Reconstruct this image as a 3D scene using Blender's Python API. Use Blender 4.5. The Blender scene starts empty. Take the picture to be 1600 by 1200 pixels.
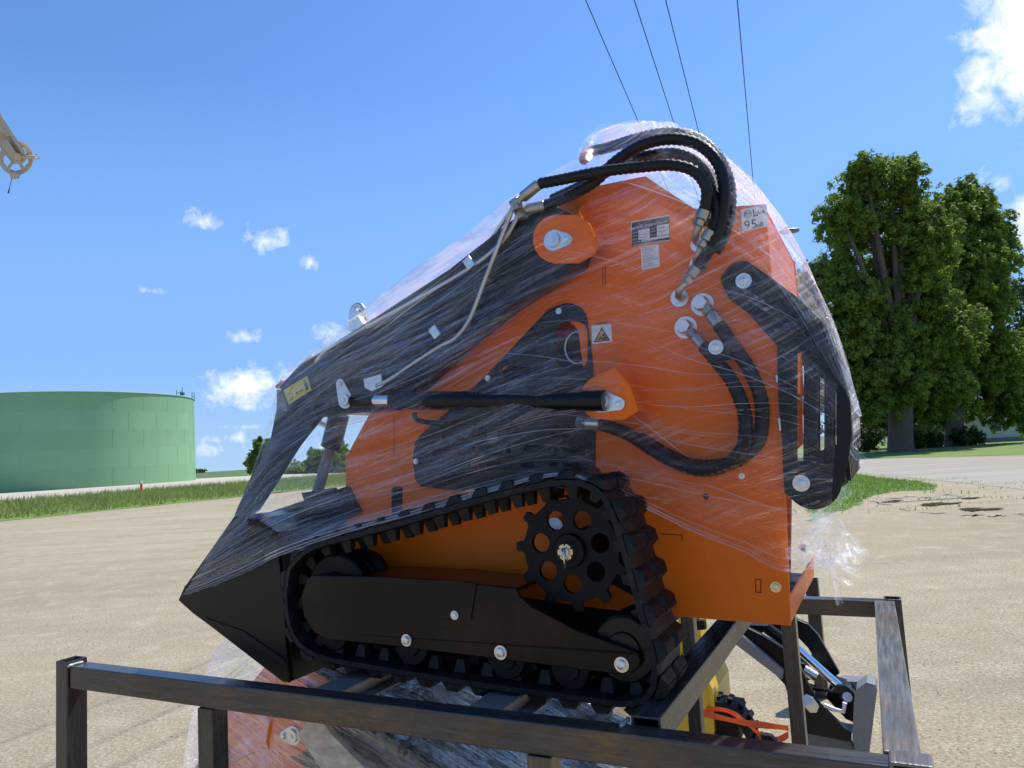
import bpy, bmesh, math, random
import numpy as np
from mathutils import Vector, Matrix, noise
from mathutils.geometry import tessellate_polygon
R = random.Random(7)
sc = bpy.context.scene
col = sc.collection

# ---------------------------------------------------------------- camera, world, sun, exposure
FPX = 1155.0
ROLL = math.radians(3.3); PITCH = math.radians(5.4); EYE = 1.8
F_ = Vector((0, math.cos(PITCH), math.sin(PITCH)))
U_ = Vector((0, -math.sin(PITCH), math.cos(PITCH)))
CX = Vector((1, 0, 0)) * math.cos(ROLL) - U_ * math.sin(ROLL)
CY = Vector((1, 0, 0)) * math.sin(ROLL) + U_ * math.cos(ROLL)
CAM = Vector((0, 0, EYE))
cd = bpy.data.cameras.new('camera'); cam = bpy.data.objects.new('camera', cd); col.objects.link(cam)
m = Matrix((CX, CY, -F_)).transposed().to_4x4(); m.translation = CAM
cam.matrix_world = m
cd.sensor_width = 36; cd.lens = FPX / 1600 * 36; cd.clip_start = 0.05; cd.clip_end = 6000
sc.camera = cam
sc.render.resolution_x = 1024; sc.render.resolution_y = 768

SUN_EL = math.radians(57); SUN_AZ = math.radians(40)      # azimuth measured from +x towards +y
to_sun = Vector((math.cos(SUN_EL) * math.cos(SUN_AZ), math.cos(SUN_EL) * math.sin(SUN_AZ), math.sin(SUN_EL)))
sl = bpy.data.lights.new('sun', 'SUN'); sl.energy = 3.8; sl.angle = math.radians(0.5); sl.color = (1, 0.95, 0.87)
so = bpy.data.objects.new('sun', sl); col.objects.link(so); so.rotation_euler = to_sun.to_track_quat('Z', 'Y').to_euler()
SKY_STRENGTH = 0.11
EXPOSURE = 0.40
sc.view_settings.view_transform = 'Standard'; sc.view_settings.look = 'None'
sc.view_settings.gamma = 1; sc.view_settings.use_curve_mapping = False
sc.view_settings.exposure = EXPOSURE
sc.render.engine = 'CYCLES'
sc.cycles.transparent_max_bounces = 24; sc.cycles.max_bounces = 8

def ray(x, y): return F_ + CX * ((x - 800) / FPX) + CY * ((600 - y) / FPX)
def onz(x, y, z=0.0):
    d = ray(x, y); return CAM + d * ((z - EYE) / d.z)
def at(x, y, Y):
    d = ray(x, y); return CAM + d * (Y / d.y)

class NT:
    def __init__(s, tree): s.t = tree; s.n = tree.nodes; s.l = tree.links
    def new(s, typ, **kw):
        n = s.n.new(typ)
        for k, v in kw.items():
            if k.startswith('i_'):
                n.inputs[k[2:].replace('_', ' ')].default_value = v
            else: setattr(n, k, v)
        return n
    def link(s, a, b): s.l.new(a, b)
    def math(s, op, a, b=None, c=None, clamp=False):
        n = s.n.new('ShaderNodeMath'); n.operation = op; n.use_clamp = clamp
        for i, v in enumerate((a, b, c)):
            if v is None: continue
            if isinstance(v, (int, float)): n.inputs[i].default_value = v
            else: s.l.new(v, n.inputs[i])
        return n.outputs[0]
    def mix(s, fac, a, b):
        n = s.n.new('ShaderNodeMix'); n.data_type = 'RGBA'
        for sock, v in ((n.inputs[0], fac), (n.inputs[6], a), (n.inputs[7], b)):
            if isinstance(v, (int, float)): sock.default_value = v
            elif isinstance(v, (tuple, list)): sock.default_value = tuple(v[:3]) + (1,)
            else: s.l.new(v, sock)
        return n.outputs[2]
    def ramp(s, fac, stops):
        n = s.n.new('ShaderNodeValToRGB'); cr = n.color_ramp
        while len(cr.elements) < len(stops): cr.elements.new(0.5)
        for e, (p, c) in zip(cr.elements, stops):
            e.position = p; e.color = (c, c, c, 1) if isinstance(c, (int, float)) else tuple(c[:3]) + (1,)
        s.l.new(fac, n.inputs[0]); return n.outputs[0]
    def noise(s, vec, scale, detail=4, rough=.55, dist=0.0, mapping=None):
        if mapping:
            mp = s.n.new('ShaderNodeMapping'); mp.inputs['Scale'].default_value = mapping
            s.l.new(vec, mp.inputs[0]); vec = mp.outputs[0]
        n = s.n.new('ShaderNodeTexNoise'); n.inputs['Scale'].default_value = scale
        n.inputs['Detail'].default_value = detail; n.inputs['Roughness'].default_value = rough
        n.inputs['Distortion'].default_value = dist
        s.l.new(vec, n.inputs['Vector']); return n.outputs[0]

w = bpy.data.worlds.new('World'); sc.world = w; w.use_nodes = True
T = NT(w.node_tree); T.n.clear()
out = T.new('ShaderNodeOutputWorld'); bg = T.new('ShaderNodeBackground')
sky = T.new('ShaderNodeTexSky', sky_type='NISHITA', sun_disc=False, sun_elevation=SUN_EL,
            sun_rotation=math.atan2(to_sun.x, to_sun.y), air_density=1.0, dust_density=0.3, ozone_density=2.0, altitude=200)
tc = T.new('ShaderNodeTexCoord')
tint = T.new('ShaderNodeMix', data_type='RGBA', blend_type='MULTIPLY'); tint.inputs[0].default_value = 1
T.link(sky.outputs[0], tint.inputs[6]); tint.inputs[7].default_value = (0.73, 1.02, 1.36, 1)
CLOUDS = [  # px, py, half width, half height, density
    (306, 347, 26, 15, 0.75), (412, 372, 36, 17, 0.75), (232, 455, 16, 8, .55), (476, 411, 12, 8, .4),
    (375, 604, 62, 30, 1.1), (345, 612, 46, 16, .9), (375, 636, 24, 8, .6), (376, 529, 20, 14, .8), (505, 519, 32, 18, .9),
    (340, 668, 24, 7, .5), (382, 666, 16, 6, .4), (352, 684, 38, 9, .5), (335, 703, 30, 9, .5), (390, 701, 36, 8, .45), (440, 690, 50, 12, .5),
    (1578, 70, 68, 104, 1.35), (1600, 15, 74, 80, 1.4), (1548, 285, 24, 26, .7), (1597, 345, 28, 55, 1.2), (1590, 225, 12, 6, .4), (1490, 92, 12, 8, .35)]
acc = None
for (cx, cy, sx, sy, den) in CLOUDS:
    d = ray(cx, cy).normalized()
    rx = (ray(cx + 20, cy).normalized() - d).normalized(); ry = rx.cross(d).normalized()
    k = 1.0 / ray(cx, cy).length
    def dot(v):
        n = T.new('ShaderNodeVectorMath', operation='DOT_PRODUCT'); T.link(tc.outputs['Generated'], n.inputs[0]); n.inputs[1].default_value = v
        return n.outputs['Value']
    a = T.math('MULTIPLY', dot(rx), FPX / (sx * k)); b = T.math('MULTIPLY', dot(ry), FPX / (sy * k))
    rr = T.math('SQRT', T.math('ADD', T.math('MULTIPLY', a, a), T.math('MULTIPLY', b, b)))
    mval = T.math('MULTIPLY', T.math('SUBTRACT', 1.0, T.math('MULTIPLY', rr, .75)), den)
    fr = T.math('GREATER_THAN', dot(d), 0.5)
    mval = T.math('SUBTRACT', T.math('MULTIPLY', T.math('ADD', mval, 3.0), fr), 3.0)
    acc = mval if acc is None else T.math('MAXIMUM', acc, mval)
n1 = T.noise(tc.outputs['Generated'], 34, 9, .62, .35)
n2 = T.noise(tc.outputs['Generated'], 9, 3, .5)
cl = T.math('ADD', acc, T.math('MULTIPLY', T.math('SUBTRACT', n1, .5), 2.6))
cl = T.math('MULTIPLY', T.math('SUBTRACT', cl, .15), 1.05, clamp=True)
# a few thin wisps, denser low down
sep = T.new('ShaderNodeSeparateXYZ'); T.link(tc.outputs['Generated'], sep.inputs[0])
shade = T.ramp(T.math('ADD', T.math('MULTIPLY', n1, .6), T.math('MULTIPLY', acc, .25)), [(.3, (6.5, 7.0, 7.8)), (.62, (9.5, 9.6, 9.8))])
zel = T.math('ABSOLUTE', sep.outputs[2])
low = T.ramp(zel, [(0.0, .9), (.18, .85), (.46, 0.0)]); hor = T.ramp(zel, [(0.0, 1.0), (.13, 0.0)])
blue = T.mix(low, tint.outputs[2], (1.85, 3.45, 6.7)); blue = T.mix(T.math('MULTIPLY', hor, .85), blue, (3.2, 4.7, 6.4))
skyc = T.mix(cl, blue, shade)
T.link(skyc, bg.inputs[0]); bg.inputs[1].default_value = SKY_STRENGTH
T.link(bg.outputs[0], out.inputs[0])

# ---------------------------------------------------------------- materials
def mat(name, base, rough=.5, metal=0.0, var=.15, vscale=8.0, bump=0.0, bscale=200.0, coat=0.0, spec=.5,
        dust_or_sheen=None, dust_or_sheen_amt=0.0, dscale=6.0, mapping=None, roughvar=.1, trans=0.0):
    mt = bpy.data.materials.new(name); mt.use_nodes = True
    t = NT(mt.node_tree); b = t.n['Principled BSDF']
    c = t.new('ShaderNodeTexCoord'); v = c.outputs['Object']
    nz = t.noise(v, vscale, 5, .6, mapping=mapping)
    lo = tuple(x * (1 - var) for x in base); hi = tuple(min(1, x * (1 + var)) for x in base)
    cc = t.ramp(nz, [(.3, lo), (.7, hi)])
    if dust_or_sheen:
        dn = t.noise(v, dscale, 8, .7)
        cc = t.mix(t.math('MULTIPLY', t.ramp(dn, [(.48, 0.0), (.72, 1.0)]), dust_or_sheen_amt), cc, dust_or_sheen)
    t.link(cc, b.inputs['Base Color'])
    b.inputs['Metallic'].default_value = metal
    rn = t.noise(v, vscale * 2.3, 4)
    t.link(t.math('ADD', rough - roughvar, t.math('MULTIPLY', rn, 2 * roughvar)), b.inputs['Roughness'])
    b.inputs['Specular IOR Level'].default_value = spec
    b.inputs['Coat Weight'].default_value = coat; b.inputs['Coat Roughness'].default_value = .12
    if trans:
        b.inputs['Transmission Weight'].default_value = trans
    if bump:
        bn = t.noise(v, bscale, 3, mapping=mapping)
        bu = t.new('ShaderNodeBump'); bu.inputs['Strength'].default_value = bump; bu.inputs['Distance'].default_value = .01
        t.link(bn, bu.inputs['Height']); t.link(bu.outputs[0], b.inputs['Normal'])
    return mt
M = {}
M['orange'] = mat('orange_paint', (.92, .170, .005), .36, 0, .05, 5, .10, 300, coat=.06, spec=.22, dust_or_sheen=(.50, .17, .03), dust_or_sheen_amt=.22)
M['black'] = mat('black_paint', (.0045, .0045, .0055), .30, 0, .3, 6, .08, 260, coat=.05, spec=.28, dust_or_sheen=(.03, .026, .022), dust_or_sheen_amt=.25)
M['frame'] = mat('frame_paint', (.005, .003, .0025), .20, 0, .3, 6, .14, 300, coat=.0, spec=.24, dust_or_sheen=(.05, .020, .010), dust_or_sheen_amt=.6, dscale=3.5)  # brown patches paint the plate's warm ground reflections into its colour
M['rubber'] = mat('track_rubber', (.008, .008, .0085), .5, 0, .3, 20, .25, 120, spec=.25, dust_or_sheen=(.075, .07, .06), dust_or_sheen_amt=.3, dscale=30)
M['hose'] = mat('hose_rubber', (.007, .007, .008), .38, 0, .25, 30, .25, 500, spec=.35, dust_or_sheen=(.05, .05, .05), dust_or_sheen_amt=.15)
M['zinc'] = mat('zinc_plate', (.72, .72, .70), .32, .95, .08, 30, .05, 200)
M['yzinc'] = mat('yellow_zinc', (.72, .60, .33), .35, .95, .2, 40)
M['chrome'] = mat('chrome', (.85, .86, .88), .08, 1.0, .02, 8, roughvar=.02)
M['steeltube'] = mat('brake_tube', (.55, .53, .48), .3, .9, .15, 12)
def steel_mat(name, base, rust, mp=(.8, 14, 14)):
    mt = bpy.data.materials.new(name); mt.use_nodes = True
    t = NT(mt.node_tree); b = t.n['Principled BSDF']
    c = t.new('ShaderNodeTexCoord'); v = c.outputs['Object']
    s1 = t.noise(v, 9, 6, .65, mapping=mp); s2 = t.noise(v, 3.5, 6, .7)
    cc = t.ramp(s1, [(.3, tuple(x * .62 for x in base)), (.55, base), (.75, tuple(x * 1.4 for x in base))])
    r1 = t.math('MULTIPLY', t.ramp(s2, [(.52 - rust * .1, 0.0), (.68, 1.0)]), min(1, rust * 1.4))
    r2 = t.noise(v, 60, 4, .7, mapping=tuple(.3 if q < 1 else 1 for q in mp))
    r1 = t.math('MULTIPLY', r1, t.ramp(r2, [(.35, 0.0), (.6, 1.0)]))
    cc = t.mix(r1, cc, (.27, .155, .05))
    t.link(cc, b.inputs['Base Color']); b.inputs['Metallic'].default_value = .5
    t.link(t.math('ADD', .10, t.math('MULTIPLY', s1, .35)), b.inputs['Roughness'])
    bu = t.new('ShaderNodeBump'); bu.inputs['Strength'].default_value = .15; bu.inputs['Distance'].default_value = .004
    t.link(s1, bu.inputs['Height']); t.link(bu.outputs[0], b.inputs['Normal'])
    return mt
M['steel'] = steel_mat('raw_steel', (.085, .079, .075), .35)
M['steelrust'] = steel_mat('raw_steel_weathered', (.13, .115, .10), .7)
M['steel_v'] = steel_mat('raw_steel_upright', (.080, .075, .071), .2, (14, 14, .8))
M['steelrust_v'] = steel_mat('raw_steel_upright_rusty', (.12, .11, .095), .7, (14, 14, .8))
M['steel_y'] = steel_mat('raw_steel_cross', (.085, .079, .075), .2, (14, .8, 14))
M['steelrust_y'] = steel_mat('raw_steel_end', (.23, .215, .19), .9, (14, .8, 14))
M['weld'] = mat('weld_bead', (.5, .5, .48), .4, .6, .4, 60, .4, 300)
M['galv'] = mat('galvanised_channel', (.30, .28, .24), .45, .5, .3, 12, mapping=(1, 8, 8))
M['board'] = mat('weathered_board', (.62, .50, .37), .75, 0, .3, 6, .2, 40, mapping=(1, 9, 9))
M['white'] = mat('decal_white', (.74, .75, .77), .4, 0, .03, 10)
M['dblack'] = mat('decal_black', (.02, .02, .025), .4, 0, .1, 10)
M['dyellow'] = mat('decal_yellow', (.62, .52, .04), .4, 0, .05, 10)
M['dorange'] = mat('decal_orange', (.75, .25, .05), .4, 0, .05, 10)
M['red'] = mat('red_plastic', (.55, .03, .02), .3, 0, .1, 10)
M['grey'] = mat('grey_plastic', (.17, .175, .18), .45, 0, .1, 10)
M['dark'] = mat('engine_black', (.004, .004, .0045), .5, 0, .3, 15, spec=.22)
M['engine'] = mat('engine_metal', (.12, .12, .12), .4, .7, .4, 20)
M['tan'] = mat('beige_paint', (.55, .46, .30), .42, 0, .08, 3, .03, 30, dust_or_sheen=(.3, .22, .14), dust_or_sheen_amt=.35)
M['tankgreen'] = None
M['yellow'] = mat('yellow_paint', (.70, .46, .012), .32, 0, .06, 6, coat=.4, dust_or_sheen=(.4, .3, .15), dust_or_sheen_amt=.2)
M['greypaint'] = mat('grey_paint', (.19, .20, .205), .42, 0, .12, 6, .05, 150, dust_or_sheen=(.3, .29, .27), dust_or_sheen_amt=.3, dscale=20)
M['strap'] = mat('orange_strap', (.85, .13, .02), .6, 0, .12, 30, .2, 300)
M['wire'] = mat('wire_black', (.015, .015, .015), .6, 0)
M['pole'] = mat('pole_wood', (.16, .12, .085), .85, 0, .3, 4, .3, 20, mapping=(8, 8, .6))
M['whitepaint'] = mat('white_paint', (.75, .75, .73), .5, 0, .05, 5)
M['siding'] = mat('house_siding', (.62, .62, .55), .6, 0, .06, 3)
M['shingle'] = mat('roof_shingle', (.16, .15, .145), .85, 0, .25, 3, .3, 12)
M['glass'] = mat('window_glass', (.03, .035, .04), .06, 0, .1, 3)
M['bark'] = mat('bark', (.13, .10, .075), .9, 0, .4, 3, .8, 6, mapping=(5, 5, 1))
M['stone'] = mat('pebble', (.46, .41, .32), .85, 0, .35, 2.5)
M['water'] = mat('muddy_water', (.10, .085, .05), .18, 0, .1, 1, roughvar=.02)
M['mud'] = mat('wet_mud', (.31, .265, .185), .75, 0, .25, 2, .5, 7)

def leaf_mat(name, base, tr=.35):
    mt = bpy.data.materials.new(name); mt.use_nodes = True
    t = NT(mt.node_tree); t.n.clear()
    o = t.new('ShaderNodeOutputMaterial'); c = t.new('ShaderNodeTexCoord')
    nz = t.noise(c.outputs['Object'], .55, 5, .7); n2 = t.noise(c.outputs['Object'], 9, 2)
    f = t.math('ADD', t.math('MULTIPLY', nz, .6), t.math('MULTIPLY', n2, .4))
    cc = t.ramp(f, [(.32, tuple(x * .65 for x in base)), (.52, base), (.7, (base[0] * 1.9, base[1] * 1.45, base[2] * 1.2))])
    d = t.new('ShaderNodeBsdfPrincipled'); d.inputs['Roughness'].default_value = .5; t.link(cc, d.inputs['Base Color'])
    d.inputs['Specular IOR Level'].default_value = .15
    tr_ = t.new('ShaderNodeBsdfTranslucent'); t.link(cc, tr_.inputs[0])
    mx = t.new('ShaderNodeMixShader'); mx.inputs[0].default_value = tr
    t.link(d.outputs[0], mx.inputs[1]); t.link(tr_.outputs[0], mx.inputs[2]); t.link(mx.outputs[0], o.inputs[0])
    return mt
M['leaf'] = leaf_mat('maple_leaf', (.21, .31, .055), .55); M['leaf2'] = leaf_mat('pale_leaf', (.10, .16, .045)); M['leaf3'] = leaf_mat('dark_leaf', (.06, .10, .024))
M['blade'] = leaf_mat('grass_blade', (.22, .34, .06), .4); M['weed'] = leaf_mat('tall_grass', (.30, .34, .11), .4)

def ground_mat(name, kind):
    mt = bpy.data.materials.new(name); mt.use_nodes = True
    t = NT(mt.node_tree); b = t.n['Principled BSDF']
    c = t.new('ShaderNodeTexCoord'); v = c.outputs['Object']
    if kind == 'gravel':
        big = t.noise(v, .12, 6, .6); fine = t.noise(v, 38, 6, .75); mid = t.noise(v, 2.2, 6, .65, .4)
        rut = t.noise(v, .45, 5, .6, .3, mapping=(.45, 2.4, 1))
        vo = t.new('ShaderNodeTexVoronoi'); vo.inputs['Scale'].default_value = 55; t.link(v, vo.inputs['Vector'])
        cc = t.ramp(big, [(.35, (.375, .305, .19)), (.65, (.485, .41, .265))])
        cc = t.mix(t.ramp(rut, [(.44, 0.0), (.62, .5)]), cc, (.32, .265, .18))
        cc = t.mix(t.ramp(mid, [(.5, 0.0), (.72, .5)]), cc, (.62, .54, .39))
        cc = t.mix(t.ramp(fine, [(.40, .75), (.52, 0.0)]), cc, (.23, .195, .15))
        cc = t.mix(t.ramp(fine, [(.56, 0.0), (.68, .8)]), cc, (.74, .67, .52))
        h = t.math('ADD', t.math('MULTIPLY', fine, 1.0), t.math('MULTIPLY', mid, .8))
        bu = t.new('ShaderNodeBump'); bu.inputs['Strength'].default_value = .55; bu.inputs['Distance'].default_value = .025
        t.link(h, bu.inputs['Height']); t.link(bu.outputs[0], b.inputs['Normal'])
        b.inputs['Roughness'].default_value = .95; b.inputs['Specular IOR Level'].default_value = .15
    elif kind == 'road':
        big = t.noise(v, .2, 6, .6, mapping=(.3, 2, 1)); fine = t.noise(v, 14, 6, .7)
        cc = t.ramp(big, [(.35, (.34, .30, .23)), (.65, (.44, .395, .31))])
        cc = t.mix(t.ramp(fine, [(.4, .5), (.55, 0.0)]), cc, (.28, .25, .21)); b.inputs['Roughness'].default_value = .95
    elif kind == 'lawn':
        big = t.noise(v, .25, 6, .6); fine = t.noise(v, 12, 6, .75)
        cc = t.ramp(big, [(.35, (.13, .21, .03)), (.65, (.20, .29, .04))])
        cc = t.mix(t.ramp(fine, [(.4, .6), (.55, 0.0)]), cc, (.06, .10, .02)); b.inputs['Roughness'].default_value = .9
    elif kind == 'field':
        big = t.noise(v, .02, 5, .6, mapping=(1, 4, 1)); fine = t.noise(v, 3, 6, .75)
        cc = t.ramp(big, [(.35, (.075, .13, .03)), (.65, (.12, .18, .045))])
        cc = t.mix(t.ramp(fine, [(.4, .4), (.55, 0.0)]), cc, (.05, .09, .02)); b.inputs['Roughness'].default_value = .95
    elif kind == 'pad':
        big = t.noise(v, .3, 6, .6); fine = t.noise(v, 8, 6, .7)
        cc = t.ramp(big, [(.35, (.48, .43, .33)), (.65, (.56, .51, .41))])
        cc = t.mix(t.ramp(fine, [(.4, .3), (.55, 0.0)]), cc, (.4, .36, .3)); b.inputs['Roughness'].default_value = .95
    t.link(cc, b.inputs['Base Color'])
    return mt
for k in ('gravel', 'road', 'lawn', 'field', 'pad'): M[k] = ground_mat('ground_' + k, k)

def tank_mat(g=1.0):
    mt = bpy.data.materials.new('tank_green'); mt.use_nodes = True
    t = NT(mt.node_tree); b = t.n['Principled BSDF']
    c = t.new('ShaderNodeTexCoord'); v = c.outputs['Object']
    n1 = t.noise(v, .35, 6, .65, mapping=(.4, .4, .12)); n2 = t.noise(v, .09, 4)
    cc = t.ramp(n1, [(.3, (.185 * g, .37 * g, .175 * g)), (.7, (.225 * g, .42 * g, .21 * g))])
    cc = t.mix(t.ramp(n2, [(.45, 0.0), (.6, .35)]), cc, (.28 * g, .49 * g, .27 * g))
    t.link(cc, b.inputs['Base Color']); b.inputs['Roughness'].default_value = .55
    return mt
M['tankgreen'] = tank_mat(); M['tankgreen_pale'] = tank_mat(1.06)

def film_mat():
    mt = bpy.data.materials.new('stretch_film'); mt.use_nodes = True
    t = NT(mt.node_tree); t.n.clear()
    o = t.new('ShaderNodeOutputMaterial'); uv = t.new('ShaderNodeUVMap', uv_map='UVMap').outputs[0]
    c = t.new('ShaderNodeTexCoord')
    rot = t.new('ShaderNodeMapping'); rot.inputs['Rotation'].default_value = (0, 0, .10); t.link(uv, rot.inputs[0]); uv2 = rot.outputs[0]
    def dotc(v):
        n = t.new('ShaderNodeVectorMath', operation='DOT_PRODUCT'); t.link(c.outputs['Object'], n.inputs[0]); n.inputs[1].default_value = v; return n.outputs['Value']
    def planar(deg, seed):
        ca, sa = math.cos(math.radians(deg)), math.sin(math.radians(deg))
        cv = t.new('ShaderNodeCombineXYZ'); t.link(dotc((ca, 0, sa)), cv.inputs[0])
        t.link(t.math('ADD', dotc((-sa, 0, ca)), t.math('MULTIPLY', t.noise(uv, 1.0, 2, .5, 0, mapping=(1.3, 1.1, 1)), .10)), cv.inputs[1]); cv.inputs[2].default_value = seed; return cv.outputs[0]
    pl = planar(21, 0.0); pl2 = planar(12, 3.0)
    s1 = t.noise(pl, 1.0, 4, .6, 0, mapping=(1.1, 85, 1))
    s2 = t.noise(pl2, 1.0, 3, .55, .1, mapping=(.9, 20, 1))
    s3 = t.noise(pl2, 1.0, 3, .6, 0, mapping=(2.0, 260, 1))
    s4 = t.noise(uv2, 1.0, 4, .6, 0, mapping=(1.2, 50, 1))
    blot = t.noise(uv, 1.0, 4, .6, .6, mapping=(4, 6, 1))
    crk = t.noise(c.outputs['Object'], 26, 5, .7, 1.5)
    thin = t.math('MULTIPLY', t.ramp(s1, [(.50, 0.0), (.66, 1.0)]), t.ramp(blot, [(.38, .15), (.58, 1.0)]))
    cross = t.math('MULTIPLY', t.ramp(s4, [(.52, 0.0), (.66, 1.0)]), t.ramp(blot, [(.45, 1.0), (.60, .2)]))
    fine = t.math('MULTIPLY', t.ramp(s3, [(.54, 0.0), (.66, 1.0)]), t.ramp(s1, [(.40, .2), (.60, 1.0)]))
    band = t.ramp(s2, [(.42, 0.0), (.66, 1.0)])
    at_ = t.new('ShaderNodeAttribute', attribute_name='dens')
    dens = at_.outputs['Fac']
    fac = t.math('ADD', t.math('ADD', t.math('MULTIPLY', thin, .28), t.math('MULTIPLY', cross, .14)), t.math('ADD', t.math('MULTIPLY', fine, .10), t.math('MULTIPLY', band, .07)))
    lw = t.new('ShaderNodeLayerWeight'); lw.inputs[0].default_value = .35
    fac = t.math('ADD', t.math('ADD', fac, .004), t.math('MULTIPLY', lw.outputs['Facing'], .12))
    fac = t.math('MULTIPLY', fac, t.math('ADD', .25, dens), clamp=True)
    h = t.math('ADD', t.math('ADD', s1, t.math('MULTIPLY', s2, 4.0)), t.math('ADD', t.math('MULTIPLY', crk, .5), t.math('MULTIPLY', s4, 1.2)))
    bu = t.new('ShaderNodeBump'); bu.inputs['Strength'].default_value = 1.0; bu.inputs['Distance'].default_value = .020
    t.link(h, bu.inputs['Height'])
    # thin clear sheet: most light passes, streaks scatter it forward and back, the surface mirrors a little
    fr = t.new('ShaderNodeFresnel'); fr.inputs[0].default_value = 1.45; t.link(bu.outputs[0], fr.inputs['Normal'])
    patch = t.ramp(t.noise(uv, 1.0, 3, .55, .3, mapping=(3, 7, 1)), [(.36, .25), (.62, 1.25)])
    fac = t.math('MULTIPLY', fac, patch)
    g = t.math('MULTIPLY', t.math('ADD', t.math('MULTIPLY', fr.outputs[0], 1.0, clamp=True), t.math('MULTIPLY', thin, .08)), patch); g = t.math('MINIMUM', g, .5)
    tr = t.new('ShaderNodeBsdfTransparent'); t.link(t.math('SUBTRACT', 1.0, t.math('MULTIPLY', t.math('ADD', g, fac), .55), clamp=True), tr.inputs[0])
    def tinted(v, cl_):
        n = t.new('ShaderNodeMix', data_type='RGBA'); n.inputs[6].default_value = (0, 0, 0, 1); n.inputs[7].default_value = cl_; t.link(v, n.inputs[0]); return n.outputs[2]
    di = t.new('ShaderNodeBsdfDiffuse'); t.link(tinted(t.math('MULTIPLY', fac, .45), (1, .98, .97, 1)), di.inputs[0])
    tl = t.new('ShaderNodeBsdfTranslucent'); t.link(tinted(t.math('MULTIPLY', fac, .55), (.95, .94, .94, 1)), tl.inputs[0])
    for q in (di, tl): t.link(bu.outputs[0], q.inputs['Normal'])
    gl = t.new('ShaderNodeBsdfGlossy'); t.link(tinted(g, (1, 1, 1, 1)), gl.inputs[0]); gl.inputs['Roughness'].default_value = .08
    t.link(bu.outputs[0], gl.inputs['Normal'])
    a = t.new('ShaderNodeAddShader'); t.link(di.outputs[0], a.inputs[0]); t.link(tl.outputs[0], a.inputs[1])
    b = t.new('ShaderNodeAddShader'); t.link(a.outputs[0], b.inputs[0]); t.link(gl.outputs[0], b.inputs[1])
    d = t.new('ShaderNodeAddShader'); t.link(b.outputs[0], d.inputs[0]); t.link(tr.outputs[0], d.inputs[1])
    t.link(d.outputs[0], o.inputs[0])
    return mt
M['film'] = film_mat()
def fold_mat():
    mt = bpy.data.materials.new('film_fold'); mt.use_nodes = True
    t = NT(mt.node_tree); t.n.clear(); o = t.new('ShaderNodeOutputMaterial')
    tr = t.new('ShaderNodeBsdfTransparent'); p = t.new('ShaderNodeBsdfPrincipled'); p.inputs['Base Color'].default_value = (.75, .78, .84, 1); p.inputs['Roughness'].default_value = .15
    tl = t.new('ShaderNodeBsdfTranslucent'); tl.inputs[0].default_value = (.9, .9, .92, 1)
    a = t.new('ShaderNodeMixShader'); a.inputs[0].default_value = .4; t.link(p.outputs[0], a.inputs[1]); t.link(tl.outputs[0], a.inputs[2])
    b = t.new('ShaderNodeMixShader'); b.inputs[0].default_value = .42; t.link(tr.outputs[0], b.inputs[1]); t.link(a.outputs[0], b.inputs[2])
    t.link(b.outputs[0], o.inputs[0]); return mt
M['fold'] = fold_mat()

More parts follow.
